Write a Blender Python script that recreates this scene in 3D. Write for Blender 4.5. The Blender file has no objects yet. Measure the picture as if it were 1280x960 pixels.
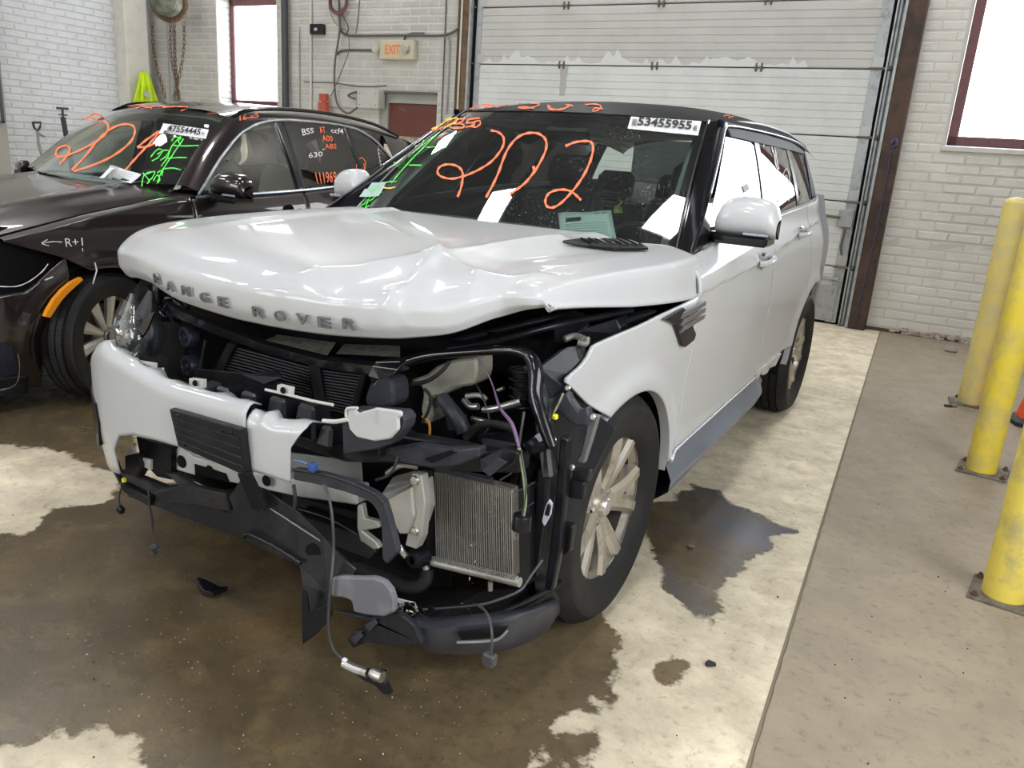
import bpy, bmesh, math, random
import numpy as np
from mathutils import Vector, Matrix
from mathutils.bvhtree import BVHTree
random.seed(7)
rng = np.random.RandomState(11)
PI = math.pi
C = bpy.context.scene.collection
sc = bpy.context.scene

# ------------------------------------------------------------------ camera
CAM = Vector((1.7817, -2.2343, 1.4669))
YAW, PITCH, ROLL, FPX = 0.512478, 0.280843, 0.0711228, 988.6
def _axes():
    cy, sy, cp, sp = math.cos(YAW), math.sin(YAW), math.cos(PITCH), math.sin(PITCH)
    f = Vector((-sy*cp, cy*cp, -sp)); r = Vector((cy, sy, 0)); u = r.cross(f)
    c, s = math.cos(ROLL), math.sin(ROLL)
    return c*r+s*u, -s*r+c*u, f
AR, AU, AF = _axes()
cd = bpy.data.cameras.new('camera'); cam = bpy.data.objects.new('camera', cd); C.objects.link(cam)
cd.sensor_width = 36; cd.lens = FPX/1280*36; cd.clip_start = .05; cd.clip_end = 200
M = Matrix((AR, AU, -AF)).transposed().to_4x4(); M.translation = CAM
cam.matrix_world = M
sc.camera = cam

# ------------------------------------------------------------------ world, exposure
w = bpy.data.worlds.new('sky'); sc.world = w; w.use_nodes = True
w.node_tree.nodes['Background'].inputs[0].default_value = (.80, .90, 1, 1)
w.node_tree.nodes['Background'].inputs[1].default_value = 1.5
sc.view_settings.view_transform = 'Standard'; sc.view_settings.look = 'None'
sc.view_settings.gamma = 1; sc.view_settings.use_curve_mapping = False
sc.view_settings.exposure = 0.30
LAMP = 31.5          # emission of the ceiling fixtures
PANE = 6.0           # frosted daylight panes
LAMPS = [(x, y, .66, .80) for y in (-6.2, -2.35, 1.5, 5.7) for x in (-6.9, -2.85, 1.2)]

# ------------------------------------------------------------------ survey helpers (photogrammetry of the photograph)
def ray(px, py): return AF + AR*((px-640)/FPX) - AU*((py-480)/FPX)
def P(px, py, axis, val):
    d = ray(px, py); i = 'xyz'.index(axis)
    return CAM + d*((val-CAM[i])/d[i])
def PY(px, py, y): return P(px, py, 'y', y)

def S(tab, x):
    """monotone cubic through a table of (x, value)"""
    t = np.array(tab, float); X, Y = t[:,0], t[:,1]
    h = np.diff(X); dl = np.diff(Y)/h
    m = np.zeros(len(X)); m[0] = dl[0]; m[-1] = dl[-1]
    for i in range(1, len(X)-1):
        m[i] = 0 if dl[i-1]*dl[i] <= 0 else 2*dl[i-1]*dl[i]/(dl[i-1]+dl[i])
    if np.isscalar(x):
        x = min(max(x, X[0]), X[-1]); i = min(int(np.searchsorted(X, x, 'right')-1), len(h)-1)
        s = (x-X[i])/h[i]
        return float(Y[i]*(2*s**3-3*s*s+1)+m[i]*h[i]*(s**3-2*s*s+s)+Y[i+1]*(3*s*s-2*s**3)+m[i+1]*h[i]*(s**3-s*s))
    return np.array([S(tab, float(v)) for v in x])
def L(tab, x): return float(np.interp(x, [a[0] for a in tab], [a[1] for a in tab]))
def sst(a, b, x):
    t = min(max((x-a)/(b-a), 0), 1); return t*t*(3-2*t)

# ------------------------------------------------------------------ materials
def mat(name, col, rough=.5, metal=0, coat=0, noise=None, bump=None, spec=None, emit=None, alpha=None, coatr=.03):
    m = bpy.data.materials.new(name); m.use_nodes = True
    nt = m.node_tree; b = nt.nodes['Principled BSDF']
    b.inputs['Base Color'].default_value = (*col, 1); b.inputs['Roughness'].default_value = rough
    b.inputs['Metallic'].default_value = metal; b.inputs['Coat Weight'].default_value = coat
    b.inputs['Coat Roughness'].default_value = coatr
    if spec is not None: b.inputs['Specular IOR Level'].default_value = spec
    if emit: b.inputs['Emission Color'].default_value = (*emit[0], 1); b.inputs['Emission Strength'].default_value = emit[1]
    if noise:      # (scale, second colour, low, high[, rough2])
        g = nt.nodes.new('ShaderNodeNewGeometry'); n = nt.nodes.new('ShaderNodeTexNoise')
        n.inputs['Scale'].default_value = noise[0]; n.inputs['Detail'].default_value = 6; n.inputs['Roughness'].default_value = .65
        nt.links.new(g.outputs['Position'], n.inputs['Vector'])
        r = nt.nodes.new('ShaderNodeMapRange'); r.inputs[1].default_value = noise[2]; r.inputs[2].default_value = noise[3]
        nt.links.new(n.outputs[0], r.inputs[0])
        x = nt.nodes.new('ShaderNodeMix'); x.data_type = 'RGBA'
        x.inputs[6].default_value = (*col, 1); x.inputs[7].default_value = (*noise[1], 1)
        nt.links.new(r.outputs[0], x.inputs[0]); nt.links.new(x.outputs[2], b.inputs['Base Color'])
        if len(noise) > 4:
            q = nt.nodes.new('ShaderNodeMapRange'); q.inputs[3].default_value = rough; q.inputs[4].default_value = noise[4]
            nt.links.new(r.outputs[0], q.inputs[0]); nt.links.new(q.outputs[0], b.inputs['Roughness'])
    if bump:       # (scale, strength, distance)
        g = nt.nodes.new('ShaderNodeNewGeometry'); n = nt.nodes.new('ShaderNodeTexNoise')
        n.inputs['Scale'].default_value = bump[0]; n.inputs['Detail'].default_value = 5
        nt.links.new(g.outputs['Position'], n.inputs['Vector'])
        p = nt.nodes.new('ShaderNodeBump'); p.inputs['Strength'].default_value = bump[1]; p.inputs['Distance'].default_value = bump[2]
        nt.links.new(n.outputs[0], p.inputs['Height']); nt.links.new(p.outputs[0], b.inputs['Normal'])
    return m
def glass(name, tint, refl=1.0, dust=None):
    """thin pane: tinted transparency under a fresnel reflection, with a little dust"""
    m = bpy.data.materials.new(name); m.use_nodes = True; nt = m.node_tree; N = nt.nodes; K = nt.links
    N.clear(); o = N.new('ShaderNodeOutputMaterial')
    t = N.new('ShaderNodeBsdfTransparent'); t.inputs[0].default_value = (*tint, 1)
    g = N.new('ShaderNodeBsdfGlossy'); g.inputs['Roughness'].default_value = .01; g.inputs[0].default_value = (1, 1, 1, 1)
    f = N.new('ShaderNodeFresnel'); f.inputs[0].default_value = 1.52
    fm = N.new('ShaderNodeMath'); fm.operation = 'MULTIPLY'; fm.inputs[1].default_value = refl; fm.use_clamp = True
    x = N.new('ShaderNodeMixShader'); K.new(f.outputs[0], fm.inputs[0]); K.new(fm.outputs[0], x.inputs[0])
    K.new(t.outputs[0], x.inputs[1]); K.new(g.outputs[0], x.inputs[2])
    last = x
    if dust:
        d = N.new('ShaderNodeBsdfDiffuse'); d.inputs[0].default_value = (.75, .78, .78, 1)
        ge = N.new('ShaderNodeNewGeometry'); n = N.new('ShaderNodeTexNoise'); n.inputs['Scale'].default_value = dust[0]
        n.inputs['Detail'].default_value = 8; K.new(ge.outputs['Position'], n.inputs['Vector'])
        n2 = N.new('ShaderNodeTexNoise'); n2.inputs['Scale'].default_value = 3; K.new(ge.outputs['Position'], n2.inputs['Vector'])
        r = N.new('ShaderNodeMapRange'); r.inputs[1].default_value = .62; r.inputs[2].default_value = .72; r.inputs[4].default_value = dust[1]
        r2 = N.new('ShaderNodeMapRange'); r2.inputs[1].default_value = .4; r2.inputs[2].default_value = .62
        K.new(n.outputs[0], r.inputs[0]); K.new(n2.outputs[0], r2.inputs[0])
        mm = N.new('ShaderNodeMath'); mm.operation = 'MULTIPLY_ADD'; K.new(r.outputs[0], mm.inputs[0]); K.new(r2.outputs[0], mm.inputs[1]); mm.inputs[2].default_value = dust[2]
        y = N.new('ShaderNodeMixShader'); K.new(mm.outputs[0], y.inputs[0]); K.new(x.outputs[0], y.inputs[1]); K.new(d.outputs[0], y.inputs[2]); last = y
    K.new(last.outputs[0], o.inputs[0]); return m

WHITE = mat('white_paint', (.47, .475, .48), .40, 0, .5, noise=(1.3, (.455, .46, .465), .45, .7))
WHITE_IN = mat('white_raw_plastic', (.52, .52, .49), .45, noise=(12, (.42, .40, .34), .5, .7))
GLOSSBLK = mat('gloss_black', (.006, .006, .008), .16, 0, .25, spec=.4)
ROOFBLK = mat('black_roof_paint', (.008, .009, .013), .42, 0, 0, spec=.06)
BLACK = mat('black_plastic', (.006, .0065, .009), .3, spec=.28, noise=(9, (.012, .012, .014), .45, .7))
BLACK2 = mat('dull_black_plastic', (.010, .011, .014), .36, spec=.28, noise=(7, (.026, .025, .024), .45, .68), bump=(60, .1, .01))
GREYPL = mat('grey_bumper_plastic', (.026, .028, .036), .42, spec=.3, noise=(6, (.045, .045, .052), .45, .7))
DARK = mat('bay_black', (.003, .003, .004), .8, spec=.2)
RUBBER = mat('tyre_rubber', (.013, .013, .014), .7, spec=.25, noise=(5, (.028, .026, .023), .45, .75), bump=(90, .12, .004))
RIMM = mat('champagne_silver', (.56, .52, .45), .32, .75, .3, noise=(16, (.30, .24, .17), .52, .74))
RIMB = mat('bright_silver', (.62, .60, .56), .30, .75, .3, noise=(16, (.38, .34, .28), .55, .78))
STEEL = mat('bare_steel', (.50, .49, .46), .35, .9, noise=(20, (.22, .17, .13), .5, .7))
RUST = mat('rusty_steel', (.10, .055, .030), .75, .2, noise=(25, (.20, .13, .08), .45, .65))
CHROME = mat('chrome', (.75, .75, .76), .12, 1)
SATIN = mat('satin_trim', (.42, .45, .50), .25, .8)
ALLOY = mat('cast_alloy', (.42, .41, .375), .5, .55, noise=(18, (.36, .34, .28), .5, .7), bump=(50, .2, .004))
FIN = mat('cooler_fins', (.13, .12, .10), .5, .6, noise=(30, (.30, .29, .25), .55, .66), bump=(120, .5, .004))
FIND = mat('dark_fins', (.05, .05, .055), .5, .5)
BEIGE = mat('beige_bottle', (.24, .23, .185), .5, noise=(10, (.15, .14, .11), .5, .7))
SILL = mat('blue_grey_cladding', (.13, .15, .19), .38, .2, .2)
GLWS = glass('windshield_glass', (.74, .86, .81), 1.4, (170, .6, .012))
GLCL = glass('side_glass', (.68, .76, .73), 1.6)
GLTINT = glass('tinted_glass', (.11, .12, .125), 1.5)
LENS = glass('headlight_lens', (.85, .88, .9), 1.8, (40, .3, .05))
ORANGE = mat('orange_marker', (.95, .22, .10), .6, spec=.2)
YELLOWM = mat('yellow_marker', (.85, .62, .12), .6, spec=.2)
GREENM = mat('green_marker', (.12, .85, .10), .6, spec=.2)
WHITEM = mat('white_marker', (.75, .72, .74), .6, spec=.2)
PAPER = mat('white_paper', (.70, .70, .71), .7)
MINT = mat('mint_paper', (.80, .90, .86), .7)
INK = mat('black_ink', (.015, .015, .018), .7)
GREYINK = mat('grey_ink', (.42, .44, .44), .7)
WIREB = mat('black_wire', (.02, .02, .022), .45)
WIREG = mat('grey_wire', (.045, .045, .048), .5)
WIREP = mat('purple_wire', (.15, .09, .17), .5)
WIREGY = mat('green_yellow_wire', (.22, .27, .14), .5)
YELCAP = mat('yellow_cap', (.75, .72, .04), .4)
DUST = mat('dusty_tray', (.13, .12, .095), .9, noise=(40, (.05, .045, .035), .45, .65))
INTER = mat('interior_black', (.016, .017, .019), .7)
HEADLN = mat('headliner', (.40, .42, .40), .9)
BROWN = mat('brown_metallic_paint', (.020, .013, .012), .28, .45, 1, coatr=.02)
CREAM = mat('cream_leather', (.62, .60, .47), .6)
REFLOR = mat('orange_reflector', (.85, .30, .01), .3)

# ------------------------------------------------------------------ mesh helpers
def tag(o, label=None, cat=None, group=None, kind=None):
    for k, v in (('label', label), ('category', cat), ('group', group), ('kind', kind)):
        if v: o[k] = v
    return o
def empty(name, loc=(0,0,0), rz=0):
    o = bpy.data.objects.new(name, None); C.objects.link(o); o.location = loc; o.rotation_euler.z = rz; o.empty_display_size = .1; return o
def wmat(o):
    b = o.matrix_basis.copy()
    return wmat(o.parent) @ o.matrix_parent_inverse @ b if o.parent else b
def link(name, me, m, parent=None, smooth=None):
    if m and not me.materials: me.materials.append(m)
    o = bpy.data.objects.new(name, me); C.objects.link(o)
    if parent:
        o.parent = parent; o.matrix_parent_inverse = wmat(parent).inverted()
    return o
def mesh(name, v, f, smooth=False, angle=None):
    me = bpy.data.meshes.new(name); me.from_pydata([tuple(a) for a in v], [], [tuple(a) for a in f]); me.update()
    if smooth:
        me.polygons.foreach_set('use_smooth', [True]*len(me.polygons))
        if angle: me.set_sharp_from_angle(angle=angle)
    return me
class MB:
    def __init__(s): s.v = []; s.f = []
    def add(s, v, f):
        n = len(s.v); s.v += [tuple(a) for a in v]; s.f += [tuple(i+n for i in q) for q in f]; return s
    def box(s, c, d, R=None, taper=1.0, ch=0):
        hx, hy, hz = d[0]/2, d[1]/2, d[2]/2; c = Vector(c)
        if ch:
            bm = bmesh.new(); bmesh.ops.create_cube(bm, size=1)
            for v in bm.verts:
                k = taper if v.co.z > 0 else 1
                v.co = Vector((v.co.x*d[0]*k, v.co.y*d[1]*k, v.co.z*d[2]))
            bmesh.ops.bevel(bm, geom=bm.edges[:], offset=ch, segments=1, affect='EDGES')
            bm.verts.index_update()
            pts = [v.co.copy() for v in bm.verts]; fs = [[q.index for q in f.verts] for f in bm.faces]; bm.free()
        else:
            pts = [Vector((sx*hx*(taper if sz > 0 else 1), sy*hy*(taper if sz > 0 else 1), sz*hz)) for sz in (-1,1) for sy in (-1,1) for sx in (-1,1)]
            fs = [(0,2,3,1),(4,5,7,6),(0,1,5,4),(2,6,7,3),(0,4,6,2),(1,3,7,5)]
        if R is not None: pts = [R @ p for p in pts]
        return s.add([p+c for p in pts], fs)
    def tube(s, path, r, n=8, cap=True):
        path = [Vector(p) for p in path]
        if len(path) < 2: return s
        rr = r if isinstance(r, (list, tuple)) else [r]*len(path)
        T = [(path[min(i+1, len(path)-1)]-path[max(i-1, 0)]).normalized() for i in range(len(path))]
        u = T[0].orthogonal().normalized(); vs = []
        for i, p in enumerate(path):
            u = (u - T[i]*u.dot(T[i])).normalized(); w_ = T[i].cross(u)
            for k in range(n):
                a = 2*PI*k/n; vs.append(p+(u*math.cos(a)+w_*math.sin(a))*rr[i])
        fs = [(i*n+k, i*n+(k+1)%n, (i+1)*n+(k+1)%n, (i+1)*n+k) for i in range(len(path)-1) for k in range(n)]
        if cap: fs += [tuple(range(n-1, -1, -1)), tuple((len(path)-1)*n+k for k in range(n))]
        return s.add(vs, fs)
    def lathe(s, prof, c, ax, n=48, closed=False):
        """prof: (radius, along axis)"""
        ax = Vector(ax).normalized(); u = ax.orthogonal().normalized(); w_ = ax.cross(u); c = Vector(c); vs = []
        for r, h in prof:
            for k in range(n):
                a = 2*PI*k/n; vs.append(c+ax*h+(u*math.cos(a)+w_*math.sin(a))*r)
        m_ = len(prof); R_ = m_ if closed else m_-1
        fs = [(i*n+k, i*n+(k+1)%n, ((i+1)%m_)*n+(k+1)%n, ((i+1)%m_)*n+k) for i in range(R_) for k in range(n)]
        return s.add(vs, fs)
    def prism(s, poly, d):
        """closed outline (3-D) extruded by vector d"""
        poly = [Vector(p) for p in poly]; d = Vector(d); n = len(poly)
        return s.add(poly+[p+d for p in poly], [tuple(range(n)), tuple(range(2*n-1, n-1, -1))]+[(i, i+n, (i+1)%n+n, (i+1)%n) for i in range(n)])
    def grid(s, rows, close=False):
        n = len(rows[0]); m_ = len(rows)
        vs = [p for r in rows for p in r]
        return s.add(vs, [(i*n+k, i*n+k+1, (i+1)*n+k+1, (i+1)*n+k) for i in range(m_-1) for k in range(n-1)])
    def build(s, name, m, parent=None, smooth=False, angle=.6, fix=True):
        me = mesh(name, s.v, s.f)
        if fix:
            bm = bmesh.new(); bm.from_mesh(me)
            bmesh.ops.recalc_face_normals(bm, faces=bm.faces[:]); bm.to_mesh(me); bm.free()
        if smooth:
            me.polygons.foreach_set('use_smooth', [True]*len(me.polygons)); me.set_sharp_from_angle(angle=angle)
        return link(name, me, m, parent)
def solid(o, t, off=-1):
    md = o.modifiers.new('thickness', 'SOLIDIFY'); md.thickness = t; md.offset = off; return o
def bev(o, wd=.004, seg=2):
    md = o.modifiers.new('bevel', 'BEVEL'); md.width = wd; md.segments = seg; md.limit_method = 'ANGLE'; md.angle_limit = .6; return o
def smooth_path(pts, k=4):
    pts = [Vector(p) for p in pts]
    if len(pts) < 3: return pts
    out = []
    for i in range(len(pts)-1):
        a, b, c, d = pts[max(i-1, 0)], pts[i], pts[i+1], pts[min(i+2, len(pts)-1)]
        for j in range(k):
            t = j/k
            out.append(.5*((2*b)+(c-a)*t+(2*a-5*b+4*c-d)*t*t+(3*b-a-3*c+d)*t**3))
    return out+[pts[-1]]
def bvh_of(*objs):
    dg = bpy.context.evaluated_depsgraph_get(); v = []; f = []
    for o in objs:
        n = len(v); v += [tuple(p.co) for p in o.data.vertices]; f += [tuple(i+n for i in q.vertices) for q in o.data.polygons]
    return BVHTree.FromPolygons(v, f)
def text_geo(s, size=1, extrude=0, bold=0):
    cu = bpy.data.curves.new('t', 'FONT'); cu.body = s; cu.size = size; cu.extrude = extrude; cu.offset = bold
    cu.align_x = 'CENTER'; cu.align_y = 'CENTER'; cu.resolution_u = 3
    o = bpy.data.objects.new('t', cu); C.objects.link(o)
    dg = bpy.context.evaluated_depsgraph_get(); me = bpy.data.meshes.new_from_object(o.evaluated_get(dg))
    v = [p.co.copy() for p in me.vertices]; f = [tuple(q.vertices) for q in me.polygons]
    bpy.data.objects.remove(o); bpy.data.curves.remove(cu); bpy.data.meshes.remove(me)
    return v, f
class Decal:
    """marks drawn on a real surface: points surveyed in the photograph are laid on that surface"""
    def __init__(s, bvh, off=.002): s.b = bvh; s.off = off; s.mb = MB(); s.last = None
    def pt(s, px, py):
        d = ray(px, py).normalized(); h = s.b.ray_cast(CAM, d)
        if h[0] is None and s.last is None:
            for k in range(4, 120, 4):
                g = s.b.ray_cast(CAM, ray(px+k, py+k*.3).normalized())
                if g[0]: s.last = g[3]; break
        if h[0] is None or (s.last and abs(h[3]-s.last) > .16):      # beyond the edge: carry on at the last depth
            return CAM+d*((s.last or 3.6)-s.off)
        s.last = h[3]
        n = h[1]; n = n if n.dot(d) < 0 else -n
        return h[0] + n*s.off
    def stroke(s, pts, wd, sm=True, wob=.12):
        s.last = None; q = [Vector((a, b, 0)) for a, b in pts]
        if sm: q = smooth_path(q, 5)
        L_ = []; R_ = []
        for i, p in enumerate(q):
            t = (q[min(i+1, len(q)-1)]-q[max(i-1, 0)]); t = t.normalized() if t.length > 0 else Vector((1,0,0)); n = Vector((-t.y, t.x, 0))
            k = wd*(.5+wob*math.sin(i*1.3))
            L_.append(s.pt(p.x+n.x*k, p.y+n.y*k)); R_.append(s.pt(p.x-n.x*k, p.y-n.y*k))
        s.mb.grid([L_, R_]); return s
    def quad(s, c, nx=6, ny=2):
        s.last = None; c = [Vector((a, b, 0)) for a, b in c]; rows = []
        for j in range(ny+1):
            a = c[0].lerp(c[3], j/ny); b = c[1].lerp(c[2], j/ny)
            rows.append([s.pt(*(a.lerp(b, i/nx)).to_2d()) for i in range(nx+1)])
        s.mb.grid(rows); return s
    def text(s, t, c, bold=.0, fill=1.0):
        """text fitted in the quad c (TL TR BR BL)"""
        s.last = None; v, f = text_geo(t, 1, 0, bold); xs = [p.x for p in v]; ys = [p.y for p in v]
        x0, x1, y0, y1 = min(xs), max(xs), min(ys), max(ys); c = [Vector((a, b, 0)) for a, b in c]; out = []
        for p in v:
            a = (p.x-x0)/(x1-x0); b = 1-(p.y-y0)/(y1-y0)
            q = c[0].lerp(c[1], a).lerp(c[3].lerp(c[2], a), b); out.append(s.pt(q.x, q.y))
        s.mb.add(out, f); return s
    def done(s, name, m, parent, label=None):
        o = s.mb.build(name, m, parent, fix=False)
        if label: o['label'] = label
        return o
def poly_plate(name, m, pts, parent, t=.01, dirv=(0,1,0), bevel=.002, label=None, smooth=False):
    """pts: (px, py, y): outline at surveyed pixels, each at its own depth y; thickness t along dirv"""
    q = [PY(a, b, y) for a, b, y in pts]; d = Vector(dirv)*t
    bm = bmesh.new(); vs = [bm.verts.new(p) for p in q]; f = bm.faces.new(vs)
    r = bmesh.ops.extrude_face_region(bm, geom=[f]); bmesh.ops.translate(bm, vec=d, verts=[e for e in r['geom'] if isinstance(e, bmesh.types.BMVert)])
    bmesh.ops.recalc_face_normals(bm, faces=bm.faces[:])
    if bevel: bmesh.ops.bevel(bm, geom=bm.edges[:], offset=bevel, segments=1, affect='EDGES', clamp_overlap=True)
    bmesh.ops.triangulate(bm, faces=[f for f in bm.faces if len(f.verts) > 4])
    me = bpy.data.meshes.new(name); bm.to_mesh(me); bm.free()
    o = link(name, me, m, parent)
    if label: o['label'] = label
    return o
def px_tube(name, m, pts, r, parent, label=None, n=8, k=4):
    q = smooth_path([PY(a, b, y) for a, b, y in pts], k); rr = r
    if isinstance(r, list): rr = list(np.interp(np.linspace(0, 1, len(q)), np.linspace(0, 1, len(r)), r))
    o = MB().tube(q, rr, n).build(name, m, parent, True, 1.2)
    if label: o['label'] = label
    return o
def rotz(a): return Matrix.Rotation(a, 3, 'Z')

# ================================================================== THE SETTING
WALL = mat('painted_brick_warm', (.66, .63, .57), .72, noise=(3.2, (.73, .71, .66), .4, .65), bump=(45, .5, .006))
WALLG = mat('painted_brick_grey', (.44, .435, .40), .75, noise=(3.2, (.52, .51, .475), .4, .65), bump=(45, .5, .006))
WALL_LIT = mat('painted_brick_lit', (.62, .64, .66), .7, noise=(3.2, (.56, .57, .58), .4, .68), bump=(40, .5, .006))
MORT = mat('mortar_warm', (.58, .56, .51), .85, bump=(60, .5, .004))
MORTG = mat('mortar_grey', (.29, .29, .27), .85, bump=(60, .5, .004))
MORT_LIT = mat('mortar_lit', (.54, .55, .57), .85, bump=(60, .5, .004))
CEIL = mat('ceiling_boards', (.09, .09, .085), .9)
PLAST = mat('painted_plaster', (.62, .60, .54), .7, noise=(6, (.54, .52, .46), .5, .7))
WOOD = mat('rough_timber', (.17, .105, .055), .8, noise=(8, (.10, .06, .03), .45, .65), bump=(30, .4, .01))
COLM = mat('rusty_painted_column', (.085, .048, .030), .7, .1, noise=(6, (.040, .026, .020), .42, .62), bump=(30, .4, .01))
TRACK = mat('galvanised_track', (.38, .40, .40), .5, .5, noise=(14, (.24, .25, .25), .5, .7))
DOORP = mat('garage_door_enamel', (.46, .45, .42), .5, noise=(1.6, (.50, .495, .465), .45, .6))
DOORL = mat('garage_door_lower_enamel', (.62, .63, .605), .5, noise=(1.6, (.56, .565, .545), .45, .62))
EXITD = mat('oxblood_door', (.13, .035, .025), .45, noise=(5, (.10, .028, .02), .5, .7))
FRAMEM = mat('maroon_window_frame', (.16, .06, .065), .5, noise=(15, (.10, .045, .045), .5, .7))
PANEM = mat('frosted_daylight_pane', (.8, .85, .9), .3, emit=((.93, .97, 1.0), PANE))
YEL = mat('yellow_bollard_paint', (.80, .62, .055), .45, 0, .15, noise=(5, (.62, .50, .16), .48, .66))
YELP = mat('faded_yellow_paint', (.72, .58, .17), .5, 0, .1, noise=(5, (.55, .48, .28), .46, .66))
BASEP = mat('grey_base_plate', (.19, .165, .135), .7, .3, noise=(20, (.09, .07, .055), .45, .65))

def yw(x): return 6.532+.03*x
AW = math.atan(.03)
def W(x, z, off=0): return Vector((x, yw(x)-off, z))
def wbox(mb, x0, x1, z0, z1, o0, o1):
    """box on the rear wall between offsets o0 (back) and o1 (front) from its face"""
    return mb.add([W(x, z, o) for z in (z0, z1) for o in (o0, o1) for x in (x0, x1)], [(0,1,3,2),(4,6,7,5),(0,4,5,1),(2,3,7,6),(0,2,6,4),(1,5,7,3)])

# ---- floor: left bay slab (dry, wet and stained patches) and the newer slab right of the joint
def jx(y): return 1.52-.0626*y
puddle = [(.78,1.05),(.85,1.30),(.95,1.33),(1.06,1.22),(1.20,1.16),(1.36,1.12),(1.27,.98),(1.30,.85),(1.24,.62),(1.22,.42),(1.27,.17),(1.18,.18),(1.08,.29),(.98,.42),(.86,.62),(.70,.80),(.72,.95)]
wet = [(-6,1.2),(-1.9,.3),(-1.2,-.28),(-.9,-.1),(-.5,1.5),(.4,1.8),(.75,.6),(.95,0.0),(1.10,-.22),(1.13,-.42),(1.04,-.62),(1.08,-.8),(1.0,-1.2),(.9,-2.2),(-.2,-2.6),(-6,-2.6)]
dry = [(-1.75,-.28),(-1.15,-.30),(-1.05,-.50),(-1.2,-.62),(-1.02,-.78),(-1.25,-1.0),(-1.7,-.95),(-2.4,-.6)]
dry2 = [(.02,-1.32),(.22,-1.22),(.32,-1.30),(.30,-1.42),(.2,-1.6),(-.1,-1.6)]
stain = [(1.18,-.16),(1.22,-.07),(1.27,-.10),(1.28,-.22),(1.22,-.28)]
stain2 = [(1.05,-.62),(1.16,-.55),(1.20,-.66),(1.12,-.75)]
def sdf(poly, X, Y):
    d = np.full(X.shape, 1e9); ins = np.zeros(X.shape, bool); n = len(poly)
    for i in range(n):
        ax, ay = poly[i]; bx, by = poly[(i+1) % n]
        ex, ey = bx-ax, by-ay; t = np.clip(((X-ax)*ex+(Y-ay)*ey)/(ex*ex+ey*ey), 0, 1)
        d = np.minimum(d, np.hypot(X-ax-t*ex, Y-ay-t*ey))
        c = ((ay > Y) != (by > Y)) & (X < (bx-ax)*(Y-ay)/((by-ay) if by != ay else 1e-9)+ax); ins ^= c
    return np.where(ins, -d, d)
def floor_part(name, right, parent=None):
    xs = (np.concatenate([np.linspace(-12, -4, 12)[:-1], np.linspace(-4, 0, 60)[:-1], np.linspace(0, 1, 46)]) if not right else np.concatenate([np.linspace(0, 1.4, 24)[:-1], np.linspace(1.4, 4.5, 10)]))
    ys = np.concatenate([np.linspace(-8, -2.2, 10)[:-1], np.linspace(-2.2, 2.2, 150)[:-1], np.linspace(2.2, 6.9, 50)])
    rows = []
    for y in ys:
        j = jx(y)
        if not right:
            jj = j-.004+.003*math.sin(y*23)+.002*math.sin(y*61); r = [x if x < 0 else x*jj for x in xs]
        else: r = [j+.0015*math.sin(y*41)*(x < .01)+x for x in xs]
        rows.append([(x, y, 0.004 if right else 0) for x in r])
    mb = MB(); mb.grid(rows); me = mesh(name, mb.v, mb.f, True)
    X = np.array([p[0] for p in mb.v]); Y = np.array([p[1] for p in mb.v])
    if not right:
        w_ = np.minimum.reduce([sdf(wet, X, Y), sdf(puddle, X, Y), sdf(stain, X, Y), sdf(stain2, X, Y)])
        w_ = np.maximum(w_, -sdf(dry, X, Y)); w_ = np.maximum(w_, -sdf(dry2, X, Y))
        pu = np.minimum(sdf(puddle, X, Y), .5)
    else: w_ = np.full(X.shape, .5); pu = w_
    for nm, ar in (('wet', w_), ('puddle', pu)):
        at = me.attributes.new(nm, 'FLOAT', 'POINT'); at.data.foreach_set('value', ar.astype(np.float32))
    return link(name, me, FLOORR if right else FLOORL, parent)
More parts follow.
